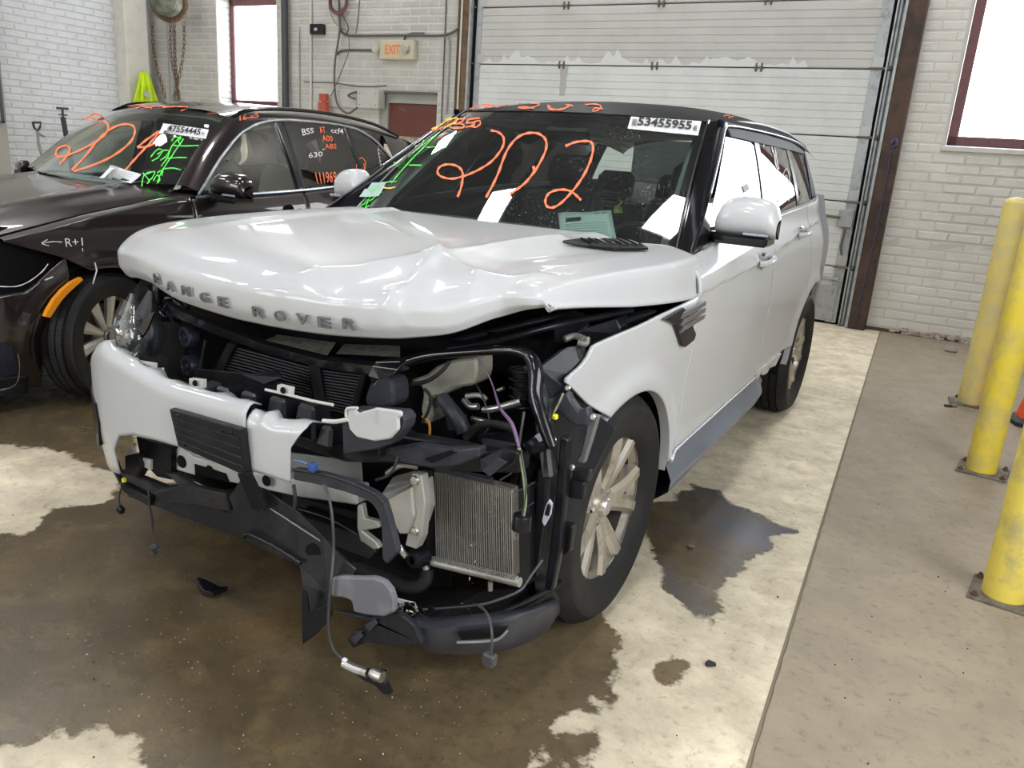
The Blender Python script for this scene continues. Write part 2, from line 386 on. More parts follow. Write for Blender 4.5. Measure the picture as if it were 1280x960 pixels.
def floor_mat(name, dry_a, dry_b, wet_a, wet_b, pud):
    m = bpy.data.materials.new(name); m.use_nodes = True; nt = m.node_tree; N = nt.nodes; K = nt.links; b = N['Principled BSDF']
    g = N.new('ShaderNodeNewGeometry')
    def noise(sc_, det=8, rough=.6, dist=0):
        n = N.new('ShaderNodeTexNoise'); n.inputs['Scale'].default_value = sc_; n.inputs['Detail'].default_value = det
        n.inputs['Roughness'].default_value = rough; n.inputs['Distortion'].default_value = dist
        K.new(g.outputs['Position'], n.inputs['Vector']); return n.outputs[0]
    def mr(v, a, b_, c=0, d=1, smooth=False):
        r = N.new('ShaderNodeMapRange'); r.inputs[1].default_value = a; r.inputs[2].default_value = b_; r.inputs[3].default_value = c; r.inputs[4].default_value = d
        if smooth: r.interpolation_type = 'SMOOTHSTEP'
        K.new(v, r.inputs[0]); return r.outputs[0]
    def mix(f, a, c):
        x = N.new('ShaderNodeMix'); x.data_type = 'RGBA'; K.new(f, x.inputs[0])
        for i, q in ((6, a), (7, c)):
            if isinstance(q, tuple): x.inputs[i].default_value = (*q, 1)
            else: K.new(q, x.inputs[i])
        return x.outputs[2]
    def mth(op, a, c):
        x = N.new('ShaderNodeMath'); x.operation = op
        for i, q in enumerate((a, c)):
            if isinstance(q, (int, float)): x.inputs[i].default_value = q
            else: K.new(q, x.inputs[i])
        return x.outputs[0]
    def attr(nm):
        a = N.new('ShaderNodeAttribute'); a.attribute_name = nm; return a.outputs['Fac']
    big = noise(1.6, 7, .62, .25); fine = noise(26, 8, .7); mid = noise(6, 9, .68, .25); edge = noise(9, 6, .62)
    dryc = mix(mr(mid, .38, .64), dry_a, dry_b)
    dryc = mix(mr(fine, .54, .68, 0, .6), dryc, (dry_b[0]*.55, dry_b[1]*.52, dry_b[2]*.48))
    wetc = mix(mr(big, .38, .64), wet_a, wet_b)
    wetc = mix(mr(mid, .50, .66, 0, .5), wetc, (wet_b[0]*1.45, wet_b[1]*1.4, wet_b[2]*1.25))
    och = noise(1.1, 4, .55, .4); wetc = mix(mr(och, .56, .70, 0, .55), wetc, (.165, .105, .038))
    wetc = mix(mr(fine, .50, .70, 0, .5), wetc, (wet_a[0]*.6, wet_a[1]*.6, wet_a[2]*.6))
    d = mth('ADD', attr('wet'), mth('MULTIPLY', mth('SUBTRACT', edge, .5), .22))
    wf = mr(d, -.012, .012, 1, 0, True)
    pf = mr(mth('ADD', attr('puddle'), mth('MULTIPLY', mth('SUBTRACT', edge, .5), .10)), -.01, .01, 1, 0, True)
    halo = mr(d, 0, .35, .35, 0)
    col = mix(halo, dryc, wetc); col = mix(wf, col, wetc)
    col = mix(mth('MULTIPLY', pf, mr(big, .42, .56)), col, pud)
    K.new(col, b.inputs['Base Color'])
    ro = mth('SUBTRACT', mr(wf, 0, 1, .62, .30), mth('MULTIPLY', mr(big, .4, .7), mth('MULTIPLY', wf, .12)))
    K.new(ro, b.inputs['Roughness'])
    bp = N.new('ShaderNodeBump'); bp.inputs['Strength'].default_value = .25; bp.inputs['Distance'].default_value = .01
    K.new(mth('MULTIPLY', mth('ADD', fine, mth('MULTIPLY', mid, 1.5)), mr(wf, 0, 1, 1, .35)), bp.inputs['Height']); K.new(bp.outputs[0], b.inputs['Normal'])
    return m
FLOORL = floor_mat('bay_concrete', (.82, .725, .54), (.54, .465, .34), (.078, .056, .031), (.135, .102, .058), (.085, .082, .092))
FLOORR = floor_mat('newer_concrete', (.32, .262, .185), (.26, .215, .155), (.07, .058, .04), (.12, .105, .08), (.06, .06, .065))
floor = floor_part('floor', False); tag(floor, kind='structure')
floor_part('slab', True, floor)
MB().prism([(jx(-8)-.012, -8, .001), (jx(-8)+.012, -8, .001), (jx(6.9)+.012, 6.9, .001), (jx(6.9)-.012, 6.9, .001)], (0, 0, -.02)).build('joint_filler', mat('joint_dirt', (.20, .165, .115), .9), floor)

# ---- bricks
def brick_mesh(lx, lz, dp, rnd):
    """12-ish triangle brick face: length x, height z, proud towards -y, corners a little uneven"""
    r = random.Random(rnd); j = lambda a: r.uniform(-a, a)
    hx, hz, b = lx/2, lz/2, .012
    out = [(-hx, 0, -hz), (hx, 0, -hz), (hx, 0, hz), (-hx, 0, hz)]
    inn = [(-hx+b+j(.006), -dp+j(.002), -hz+b*.8+j(.004)), (hx-b+j(.006), -dp+j(.002), -hz+b*.8+j(.004)), (hx-b+j(.006), -dp+j(.002), hz-b*.8+j(.004)), (-hx+b+j(.006), -dp+j(.002), hz-b*.8+j(.004))]
    return out+inn, [(4,5,6,7), (0,1,5,4), (1,2,6,5), (2,3,7,6), (3,0,4,7)]
def lay_bricks(wall, place, s0, s1, z0, z1, holes, near, m, dp=.008, bl=.285, bh=.09, limit=300, deep=None):
    """place(s, z) -> world matrix; holes: list of (s0,s1,z0,z1); near(s,z) sorts which bricks are single parts"""
    items = []
    nrow = int((z1-z0)/bh)
    for i in range(nrow):
        z = z0+(i+.5)*bh; s = s0 - (bl/2 if i % 2 else 0)
        while s < s1-.03:
            a, b = max(s, s0), min(s+bl, s1)
            hit = [h for h in holes if z > h[2]-.02 and z < h[3]+.02 and b > h[0] and a < h[1]]
            segs = [(a, b)]
            for h in hit:
                ns = []
                for p, q in segs:
                    if p < h[0]: ns.append((p, min(q, h[0])))
                    if q > h[1]: ns.append((max(p, h[1]), q))
                segs = ns
            for p, q in segs:
                if q-p > .05: items.append(((p+q)/2, z, q-p))
            s += bl
    items.sort(key=lambda t: near(t[0], t[1]))
    cache = {}; stuff = MB()
    for k, (s, z, ln) in enumerate(items):
        d = deep(s, z) if deep else dp
        key = (round(ln, 2), round(d, 3), random.randrange(4))
        v, f = cache.get(key) or cache.setdefault(key, (*brick_mesh(ln-.012, bh-.014, d, hash(key) % 999),))[:2]
        Mx = place(s, z)
        if k < limit:
            me = bpy.data.meshes.get('brick_%s_%s_%s_%s' % (wall.name, *key)) 
            if not me:
                me = mesh('brick_%s_%s_%s_%s' % (wall.name, *key), v, f); me.materials.append(m)
            o = bpy.data.objects.new('brick', me); C.objects.link(o); o.parent = wall; o.matrix_basis = Mx
        else:
            stuff.add([Mx @ Vector(p) for p in v], f)
    if stuff.v: tag(stuff.build('brickwork', m, wall, fix=False), kind='stuff')

def cells(name, m, s0, s1, z0, z1, holes, pt, parent=None, thick=.35):
    """a wall slab with rectangular holes: pt(s, z, off)"""
    S_ = sorted(set([s0, s1]+[v for h in holes for v in h[:2] if s0 < v < s1])); Z_ = sorted(set([z0, z1]+[v for h in holes for v in h[2:4] if z0 < v < z1]))
    mb = MB()
    inside = lambda s, z: any(h[0] < s < h[1] and h[2] < z < h[3] for h in holes) or not (s0 < s < s1 and z0 < z < z1)
    for i in range(len(S_)-1):
        for j in range(len(Z_)-1):
            a, b, c, d = S_[i], S_[i+1], Z_[j], Z_[j+1]; mx, mz = (a+b)/2, (c+d)/2
            if inside(mx, mz): continue
            mb.add([pt(a,c,0), pt(b,c,0), pt(b,d,0), pt(a,d,0)], [(0,1,2,3)]); mb.add([pt(a,c,-thick), pt(b,c,-thick), pt(b,d,-thick), pt(a,d,-thick)], [(3,2,1,0)])
            for (p, q, ox, oz) in (((a,c),(b,c),0,-1), ((b,c),(b,d),1,0), ((b,d),(a,d),0,1), ((a,d),(a,c),-1,0)):
                e = .001
                tx = (a-e if ox < 0 else b+e) if ox else mx; tz = (c-e if oz < 0 else d+e) if oz else mz
                if inside(tx, tz): mb.add([pt(*p, 0), pt(*q, 0), pt(*q, -thick), pt(*p, -thick)], [(0,1,2,3)])
    return tag(mb.build(name, m, parent), kind='structure')

H = 6.8
GD = (-3.93, .70, 0, 3.95)      # garage opening
ED = (-5.37, -4.45, -.02, 2.13)   # exit door
W1 = (-8.34, -7.17, 1.90, 3.36)
W2 = (1.33, 2.90, 1.83, 3.7)
wr = cells('wall_rear', MORT, -9.8, 4.2, -.02, H, [GD, ED, W1, W2], lambda s, z, o: W(s, z, o))
def place_rear(s, z):
    Mx = Matrix.Rotation(AW, 4, 'Z'); Mx.translation = W(s, z, 0); return Mx
def camd(s, z): return (W(s, z)-CAM).length
lay_bricks(wr, place_rear, .96, 3.1, .05, 3.6, [(W2[0]-.02, W2[1]+.02, W2[2]-.06, W2[3])], camd, WALL, limit=220,
           deep=lambda s, z: .012 if (s > 1.34 and z > .97) else (.001 if .85 < z < .97 else .003))

lay_bricks(wr, place_rear, -9.75, -3.98, .0, 3.6, [(ED[0], ED[1], 0, ED[3]), (W1[0], W1[1], W1[2], W1[3])], camd, WALLG, limit=78, deep=lambda s, z: .004)
# rubble showing at the foot of the right-hand wall
mb = MB()
for i in range(34):
    s_ = 1.15+random.random()*1.1; mb.box(W(s_, .01+random.random()*.045, .01), (random.uniform(.03,.09), .03, random.uniform(.015,.04)), rotz(random.uniform(-.3,.3)))
o = mb.build('broken_masonry', mat('broken_brick', (.34, .22, .16), .9, noise=(18, (.55, .50, .44), .4, .6)), wr); tag(o, kind='stuff')
mb = MB(); wbox(mb, .93, 4.2, 0, .035, 0, .012); tag(mb.build('baseboard_rear', mat('dark_wall_foot', (.09, .065, .05), .9), None), kind='structure')

# ---- left wall, the light falling on it put into the brick colour
XL = -9.8
def lp(s, z, o): return Vector((XL+o, s, z))
wl = cells('wall_left', MORT_LIT, -8, 6.24, -.02, H, [], lp)
def place_left(s, z):
    Mx = Matrix.Rotation(PI/2, 4, 'Z'); Mx.translation = (XL, s, z); return Mx
lay_bricks(wl, place_left, 1.2, 5.66, .0, 3.6, [], lambda s, z: abs(s-4.9)+abs(z-2.2)*.6, WALL_LIT, limit=290, deep=lambda s, z: .010)
# ---- remaining enclosure
wf_ = cells('wall_front', MORTG, -9.8, 4.2, -.02, H, [(-6.5, -1.5, 1.2, 4.2)], lambda s, z, o: Vector((s, -8+o, z)))
wrt = cells('wall_right', MORTG, -8, 6.66, -.02, H, [(-3.5, .4, 1.2, 4.2)], lambda s, z, o: Vector((4.2-o, s, z)))
mb = MB(); mb.box((-2.8, -.7, H+.1), (14.6, 15.2, .2)); ceil = tag(mb.build('ceiling', CEIL), kind='structure')
for i in range(7):
    MB().box((-2.8, -7+i*2.2, H-.14), (14, .16, .28)).build('beam', mat('ceiling_beam', (.12, .12, .115), .8) if i == 0 else bpy.data.materials['ceiling_beam'], ceil)

def window(name, x0, x1, z0, z1, rec, fw, holes_mid, place, frame_m=FRAMEM):
    root = tag(empty(name), kind='structure')
    for q in ((x0, x1, z0, z0+fw), (x0, x1, z1-fw, z1), (x0, x0+fw, z0, z1), (x1-fw, x1, z0, z1)):
        mb = MB(); mb.add([place(x, z, -rec+o) for z in q[2:] for o in (-.04, .03) for x in q[:2]], [(0,1,3,2),(4,6,7,5),(0,4,5,1),(2,3,7,6),(0,2,6,4),(1,5,7,3)])
        bev(mb.build('window_frame', frame_m, root), .006)
    MB().add([place(x0+fw, z0+fw, -rec), place(x1-fw, z0+fw, -rec), place(x1-fw, z1-fw, -rec), place(x0+fw, z1-fw, -rec)], [(0,1,2,3)]).build('pane', PANEM, root)
    return root
window('window_1', W1[0], W1[1], W1[2], W1[3], .26, .085, 0, W)
window('window_2', W2[0]+.01, W2[1]-.01, W2[2]+.01, W2[3]-.01, .05, .085, 0, W)
window('window_3', -3.49, .39, 1.21, 4.19, .05, .08, 0, lambda s, z, o: Vector((4.2-o, s, z)))
window('fill_light_panel', -6.49, -1.51, 1.21, 4.19, .05, .08, 0, lambda s, z, o: Vector((s, -8+o, z)))  # added glowing panel behind the camera, fills the car fronts with light
# painted reveals and sill
mb = MB(); wbox(mb, W2[0]-.03, W2[1], W2[2]-.045, W2[2], -.02, .03); bev(mb.build('window_sill', PLAST, bpy.data.objects['window_2']), .006)
mb = MB(); wbox(mb, W1[0], W1[1], W1[2]-.03, W1[2]+.0, -.24, .02); mb.build('window_sill', WALL_LIT, bpy.data.objects['window_1'])
v, f = brick_mesh(.235, .078, .008, 5); me = mesh('reveal_brick', v, f); me.materials.append(WALL_LIT)  # daylight on the reveal is put into the brick colour
for i in range(16):
    o = bpy.data.objects.new('brick', me); C.objects.link(o); o.parent = bpy.data.objects['window_1']
    Mx = Matrix.Rotation(PI/2, 4, 'Z'); Mx.translation = W(W1[0]+.001, W1[2]+.045+i*.09, -.125); o.matrix_basis = Mx

# ---- pilaster in the corner, pier with grey panel further along
mb = MB(); mb.box((-9.68, 5.84, H/2), (.26, .38, H)); tag(bev(mb.build('trim_1', PLAST), .02, 3), kind='structure')
mb = MB(); mb.box((-9.69, 3.2, H/2), (.24, 1.3, H)); pier = tag(mb.build('trim_2', mat('pier_paint', (.30, .29, .26), .8)), kind='structure')
g = MB(); g.box((-9.55, 3.60, 1.75), (.05, .34, .66)); bev(g.build('grey_panel', mat('grey_panel', (.34, .36, .36), .5), pier), .01)
g = MB()
for a, b, c, d in ((3.60, 1.43, .38, .03), (3.60, 2.09, .38, .03), (3.42, 1.76, .03, .68), (3.78, 1.76, .03, .68)): g.box((-9.52, a, b), (.03, c, d))
g.build('panel_frame', mat('dark_grey_frame', (.06, .065, .065), .5), pier)

# ---- garage door
gd = tag(empty('door_1'), kind='structure')
seams = [0.03, .60, 1.25, 1.87, 2.50, 3.125, 3.75, 3.95]
x0, x1 = -3.86, .63
for i in range(len(seams)-1):
    za, zb = seams[i]+.004, seams[i+1]-.004; prof = []; n = 8 if zb-za > .3 else 2
    prof.append((za, .0)); prof.append((za+.003, .022))
    for k in range(n):
        a = za+.012+(zb-za-.024)*k/n; b = za+.012+(zb-za-.024)*(k+1)/n
        prof += [(a+.003, .026), (b-.012, .026), (b-.008, .020), (b-.002, .020)]
    prof.append((zb-.002, .020)); prof.append((zb, .0))
    mb = MB(); mb.add([W(x0, z, o) for z, o in prof]+[W(x1, z, o) for z, o in prof]+[], [(k, k+1, len(prof)+k+1, len(prof)+k) for k in range(len(prof)-1)])
    o = mb.build('door_section', DOORL if i < 4 else DOORP, gd)
mb = MB(); wbox(mb, -4.0, .8, -.02, 4.0, -.05, -.002); mb.build('seam_light_stop', DARK, gd)  # added dark sheet, stops sky light leaking through the section seams
# grimy tide line above the lower sections
TW = mat('cleaned_patch', (.60, .61, .59), .5)
mb = MB(); xx = x0+.02; pts = []
while xx < .0:
    pts.append((xx, 2.515+random.random()*.035+(.07*max(0, math.sin(xx*5.3))**3)+(.06 if random.random() > .8 else 0))); xx += random.uniform(.03, .08)
for (a, za), (b, zb) in zip(pts[:-1], pts[1:]): mb.add([W(a, 2.506, .0272), W(b, 2.506, .0272), W(b, zb, .0272), W(a, za, .0272)], [(0,1,2,3)])
mb.build('washed_tide_mark', TW, gd, fix=False)
mb = MB(); 
for k, (a, b) in enumerate(((2.46, .05), (2.40, .045), (2.33, .035), (2.27, .04), (2.2, .035))): wbox(mb, -2.70-b, -2.70+b, a-.035, a+.035, .0, .0276+k*.0002)
mb.build('wear_mark', mat('grime', (.40, .39, .36), .7), gd)
HINGE = mat('hinge_steel', (.13, .115, .09), .6, .3)
for z in seams[1:-1]:
    for x in (-2.735, -1.617, -.498):
        mb = MB()
        for sx in (-.028, .028):
            wbox(mb, x+sx-.010, x+sx+.010, z-.04, z+.045, .024, .032); wbox(mb, x+sx-.007, x+sx+.007, z-.014, z+.014, .03, .05)
        mb.tube([W(x-.045, z, .043), W(x+.045, z, .043)], .008, 6); mb.build('hinge', HINGE, gd)
for z in seams[1:-1]:
    for x, s_ in ((-3.83, -1), (.62, 1)):
        mb = MB(); wbox(mb, x-.05, x+.05, z+.012, z+.11, .026, .036)
        mb.add([W(x-.05, z+.11, .031), W(x+.05, z+.11, .031), W(x, z+.17, .031)], [(0,1,2)]); bev(mb.build('hinge', mat('hinge_grey', (.45, .45, .43), .5, .4) if 'hinge_grey' not in bpy.data.materials else bpy.data.materials['hinge_grey'], gd), .004)
        MB().tube([W(x-.07, z, .07), W(x+s_*.14, z, .07)], .011, 8).build('roller_shaft', HINGE, gd, True)
        MB().tube([W(x+s_*.11, z, .07), W(x+s_*.14, z, .07)], .026, 12).build('roller', mat('roller_black', (.03,.03,.03), .4) if 'roller_black' not in bpy.data.materials else bpy.data.materials['roller_black'], gd, True)
for xa, xb, o in ((-3.90, -3.83, .034), (.565, .665, .034)):
    mb = MB(); wbox(mb, xa, xb, .02, 3.9, .0, o); mb.build('end_stile', TRACK, gd)
for xa, xb, ob, of in ((-3.96, -3.935, 0, .12), (-3.935, -3.905, 0, .02), (.70, .715, 0, .09), (.715, .79, .0, .02), (.775, .80, 0, .14)):
    mb = MB(); wbox(mb, xa, xb, .0, 3.95, ob, of); mb.build('track', TRACK, gd)
mb = MB(); wbox(mb, -3.93, -3.912, 0, 3.95, .02, .06); mb.build('track_gap', DARK, gd)
MB().tube([W(.735, .02, .06), W(.735, 3.9, .06)], .017, 10).build('track_tube', TRACK, gd, True)
mb = MB(); wbox(mb, .43, .63, .46, .49, .03, .07); wbox(mb, .44, .63, .03, .40, .03, .045); bev(mb.build('bottom_bracket', TRACK, gd), .004)
mb = MB(); wbox(mb, .52, .66, 1.0, 1.17, .03, .09); bev(mb.build('lock_case', TRACK, gd), .006)
MB().tube([W(.54, 1.09, .09), W(.36, 1.10, .10)], .014, 8).tube([W(.60, .98, .05), W(.59, .80, .05), W(.61, .72, .05)], .010, 8).build('lock_handle', HINGE, gd, True)
# ---- timber jamb, rusty steel column
mb = MB(); wbox(mb, -4.10, -3.97, 0, 4.1, .0, .10); tag(bev(mb.build('trim_3', WOOD), .006), kind='structure')
mb = MB(); wbox(mb, -4.16, -4.10, 0, 4.1, .0, .05); tag(mb.build('trim_4', mat('dark_timber', (.10, .065, .04), .8)), kind='structure')
mb = MB(); wbox(mb, .80, .96, -.02, 4.6, -.1, .13); cm = tag(bev(mb.build('trim_5', COLM), .006), kind='structure')
MB().tube([W(.86, .03, .137), W(.90, 1.0, .137), W(.895, 1.72, .137), W(.90, 1.80, .16)], .007, 6).build('blue_cord', mat('blue_cord', (.06, .055, .12), .6), cm, True)
mb = MB().tube(smooth_path([W(.87, 1.83, .15), W(.92, 1.86, .16), W(.93, 1.81, .17), W(.88, 1.80, .15), W(.90, 1.84, .18)]), .014, 6); mb.build('cord_knot', bpy.data.materials['blue_cord'], cm, True)
# ---- exit door
d2 = tag(empty('door_2'), kind='structure')
mb = MB(); wbox(mb, -5.26, -4.47, 0, 2.02, -.12, -.08); bev(mb.build('door_leaf', EXITD, d2), .006)
mb = MB(); wbox(mb, -5.37, -4.45, 2.02, 2.13, -.24, -.05); wbox(mb, -5.37, -5.26, 0, 2.04, -.24, -.05); wbox(mb, -4.47, -4.45, 0, 2.0, -.24, -.12); mb.build('door_frame', mat('door_frame_paint', (.33, .33, .30), .6), d2)
MB().tube([W(-5.1, 1.96, -.08), W(-4.9, 1.90, -.10), W(-4.78, 1.93, -.13), W(-4.6, 1.92, -.13)], .014, 8).build('door_closer', HINGE, d2, True)
mb = MB(); wbox(mb, -5.36, -4.45, 2.13, 2.16, -.02, .03); mb.build('lintel_angle', mat('dark_lintel', (.12, .10, .08), .8), d2)

# ---- ceiling lamps
lampm = mat('lamp_tube_glow', (1, 1, 1), .4, emit=((.98, .985, 1), LAMP))
lhouse = mat('lamp_housing', (.7, .7, .7), .5)
def ceiling_lamp(x, y, lx, ly, z=H-.6):
    r = empty('ceiling_lamp', (x, y, z))
    tag(r, 'white ceiling lamp with bright diffuser hung over the bays', 'lamp', 'ceiling lamps over the bays')
    mb = MB(); mb.box((0, 0, .05), (lx+.06, ly+.06, .08), ch=.01); link('housing', mesh('housing', mb.v, mb.f), lhouse, None).parent = r
    mb = MB(); mb.box((0, 0, 0), (lx, ly, .02)); link('diffuser', mesh('diffuser', mb.v, mb.f), lampm, None).parent = r
    for s_ in (-1, 1):
        mb = MB().tube([(s_*lx*.4, 0, .09), (s_*lx*.4, 0, H-z)], .006, 6); link('hanger', mesh('hanger', mb.v, mb.f), HINGE, None).parent = r

# ================================================================== WHEELS (built once, copied)
BARREL = mat('dark_barrel', (.045, .038, .03), .6, .4)
def spoke_geo(mb, ang, spread, r0, r1, w0, w1, d, h0, h1, bow=.012):
    n = 6; rows = []
    for i in range(n+1):
        t = i/n; r = r0+(r1-r0)*t; a = ang+spread*(.45+.55*t); wd = (w0+(w1-w0)*t)/2; h = h0+(h1-h0)*t+bow*math.sin(PI*t)
        er = Vector((0, math.cos(a), math.sin(a))); et = Vector((0, -math.sin(a), math.cos(a))); c = er*r+Vector((h, 0, 0))
        rows.append([c-et*wd-Vector((d, 0, 0)), c-et*wd-Vector((.008,0,0)), c-et*wd*.45+Vector((.003,0,0)), c+et*wd*.45+Vector((.003,0,0)), c+et*wd-Vector((.008,0,0)), c+et*wd-Vector((d, 0, 0))])
    mb.grid(rows)
def make_wheel(parent, R_, rr, wd, m, style, loc, flip=False, turn=0):
    """axis +x is outboard"""
    root = empty('wheel'); h = wd/2
    k = []
    k.append((rr-.012, -h+.02))
    for a, b in ((rr+.03, -h), (rr+.09, -h-.004), (R_-.022, -h+.012), (R_-.006, -h+.035)): k.append((a, b))
    for c_ in (-.066, -.024, .024, .066):
        k += [(R_-.001, c_-.007), (R_-.009, c_-.004), (R_-.009, c_+.004), (R_-.001, c_+.007)]
    for a, b in ((R_-.006, h-.035), (R_-.022, h-.012), (rr+.10, h+.004), (rr+.085, h+.006), (rr+.08, h+.003), (rr+.03, h), (rr+.006, h-.012), (rr-.004, h-.02), (rr-.012, h-.03)): k.append((a, b))
    MB().lathe(k, (0,0,0), (1,0,0), 72).build('tyre', RUBBER, root, True, .5)
    lugs = MB()                                   # tread blocks, one ring
    for i in range(90):
        a = 2*PI*i/90
        for hx, o_ in ((-.045, .5), (0, 0), (.045, .5)):
            aa = a+o_*2*PI/90; Rm = Matrix.Rotation(aa, 3, 'X')
            lugs.box(Rm @ Vector((hx, R_-.0065, 0)), (.036, .013, .021), Rm @ Matrix.Rotation(.35*(1 if hx > 0 else -1), 3, 'Y'))
    tag(lugs.build('tread', RUBBER, root), kind='stuff')
    hl = h-.018
    MB().lathe([(rr-.02, -h+.02), (rr-.035, -.05), (rr-.028, .0), (rr-.018, hl-.045), (rr-.010, hl-.03), (rr-.006, hl-.008), (rr+.002, hl), (rr+.006, hl+.004), (rr+.006, hl-.012), (rr-.012, hl-.03+.012)], (0,0,0), (1,0,0), 72).build('rim', m, root, True, .5)
    MB().lathe([(rr-.021, -h+.022), (rr-.037, -.05), (rr-.031, .0), (rr-.021, hl-.045)], (0,0,0), (1,0,0), 48).build('rim_barrel', BARREL, root, True)
    if style == 'split':
        for i in range(5):
            for s_ in (-1, 1):
                mb = MB(); spoke_geo(mb, i*2*PI/5+turn, s_*.27, .045, rr-.010, .060, .062, .045, hl-.045, hl-.010, .006)
                mb.build('spoke', m, root, True, .5)
    else:
        for i in range(10):
            mb = MB(); spoke_geo(mb, i*2*PI/10+turn, 0, .05, rr-.008, .030, .070, .03, hl-.03, hl-.010, .004)
            mb.build('spoke', m, root, True, .5)
    MB().lathe([(.0, hl-.02), (.028, hl-.022), (.033, hl-.03), (.036, hl-.04), (.072, hl-.048), (.082, hl-.065), (.082, hl-.10)], (0,0,0), (1,0,0), 40).build('hub', m, root, True, .5)
    MB().lathe([(0, hl-.0165), (.026, hl-.018), (.029, hl-.022), (.029, hl-.03)], (0,0,0), (1,0,0), 32).build('hub_cap', RIMB if style == 'split' else BLACK, root, True, .5)
    for i in range(5):
        a = (i+.5)*2*PI/5+turn; c_ = Vector((0, math.cos(a)*.057, math.sin(a)*.057))
        MB().lathe([(.0, hl-.046), (.016, hl-.0455), (.017, hl-.05)], c_, (1,0,0), 12).build('lug_hole', DARK, root)
        MB().lathe([(.0, hl-.036), (.010, hl-.037), (.0115, hl-.047)], c_, (1,0,0), 6).build('lug_nut', STEEL, root)
    MB().lathe([(.06, .012), (.172, .012), (.175, .008), (.175, -.016), (.06, -.016)], (0,0,0), (1,0,0), 48, False).build('brake_disc', RUST, root, True, .5)
    cal = MB().box((.01, .155, .02), (.09, .07, .17), ch=.015); cal.build('brake_caliper', RUST, root)
    MB().lathe([(rr-.03, -.06), (.05, -.06)], (0,0,0), (1,0,0), 40).build('back_plate', DARK, root)
    root.location = loc
    if flip: root.rotation_euler.z = PI
    if parent:
        root.parent = parent; root.matrix_parent_inverse = wmat(parent).inverted()
    return root
def copy_wheel(w0, parent, loc, flip):
    r = w0.copy(); C.objects.link(r); r.parent = parent; r.matrix_parent_inverse = wmat(parent).inverted(); r.location = loc; r.rotation_euler.z = PI if flip else 0
    for ch in list(w0.children):
        c = ch.copy(); C.objects.link(c); c.parent = r
    return r

# ================================================================== THE WHITE SUV (front towards -y, its left side towards +x)
car = empty('car', (0, 1.46, 0))
tag(car, 'white SUV with black roof, crushed open front end and creased hood', 'car')
WY, RY = 0.0, 2.923
TZ = [(.20,.80),(.28,.87),(.36,.92),(.45,.955),(.55,.958),(.65,.960),(.75,.966),(.85,.974),(.95,.978),(1.05,.973),(1.12,.956),(1.17,.936),(1.24,.908),(1.30,.895),(1.36,.875)]
TY = [(-.50,.945),(-.3,.965),(0,.985),(.4,1.0),(2.4,1.0),(3.0,.985),(3.3,.945),(3.6,.88),(3.8,.82),(3.92,.74)]
def belt(y): return S([(.55,1.160),(1.2,1.215),(2.0,1.275),(3.0,1.325),(3.5,1.345),(4,1.35)], y)
def swage(y): return L([(.4,1.025),(.55,1.038),(1.42,1.078),(2.3,1.155),(3.0,1.20)], y)
def XS(y, z, crease=True):
    x = S(TZ, z)*S(TY, y)
    for yc, R_ in ((WY, .40), (RY, .455)):
        r = math.hypot(y-yc, z-.388)
        if z > .30: x += .020*math.exp(-((r-R_-.02)/.055)**2)
    if y > .45 and y < 3.2 and crease: x -= .012*(1-sst(swage(y)-.006, swage(y)+.006, z))*sst(.45, .55, y)*(1-sst(2.9, 3.2, y))*(1-sst(.08, .3, swage(y)-z)*.6)
    x -= .035*sst(belt(y)-.07, belt(y), z)*(1-sst(.7, 2.2, y))
    return x
def side_panel(name, ys, zlo, zhi, m, parent, sides=(1, -1), rows=34, t=.012, f=XS, dx=0):
    out = []
    for s_ in sides:
        R_ = []
        for y in ys:
            a, b = zlo(y), zhi(y); R_.append([Vector((s_*(f(y, a+(b-a)*k/rows)+dx), y, a+(b-a)*k/rows)) for k in range(rows+1)])
        mb = MB().grid(R_); o = mb.build(name, m, parent, True, .7, fix=False)
        if s_ > 0:
            o.data.flip_normals()
        solid(o, t, -1); out.append(o)
    return out
def arch(y, yc, R_): 
    d = R_*R_-(y-yc)**2
    return .388+math.sqrt(d) if d > 0 else -1
def dense(a, b, n, knots=()):
    v = list(np.linspace(a, b, n))+list(knots); return sorted(set(round(float(x), 5) for x in v if a <= x <= b))
# fenders: the left one keeps its torn front edge
def f_lo(y): return L([(-.425,.905),(-.30,.82),(-.167,.748)], y) if y < -.167 else (max(arch(y, WY, .40), .44) if y < .3999 else .44)
def f_hi(y): return S([(-.425,.915),(-.40,.926),(-.36,.940),(-.325,.962),(-.305,.985),(-.27,.990),(0,1.005),(.18,1.018),(.56,1.036)], y)
side_panel('front_fender', dense(-.425, .507, 70, (-.167, .3995, .395, .38)), f_lo, f_hi, WHITE, car, (1,))
side_panel('front_fender', dense(-.12, .507, 60, (.3995, .395, .38)), lambda y: max(arch(y, WY, .40), .44) if y < .3999 else .44, lambda y: f_hi(max(y, -.30))+.0, WHITE, car, (-1,))
def sill(y): return L([(.4,.437),(.55,.442),(1.70,.480),(1.95,.500),(2.5,.52)], y)
side_panel('front_door', dense(.516, 1.700, 60), sill, belt, WHITE, car, rows=90)
side_panel('rear_door', dense(1.708, 2.66, 60), lambda y: max(sill(y), arch(y, RY, .455)), belt, WHITE, car, rows=90)
side_panel('quarter_panel', dense(2.668, 3.90, 70, (3.3775,)), lambda y: max(.50, arch(y, RY, .455)), belt, WHITE, car, rows=44)
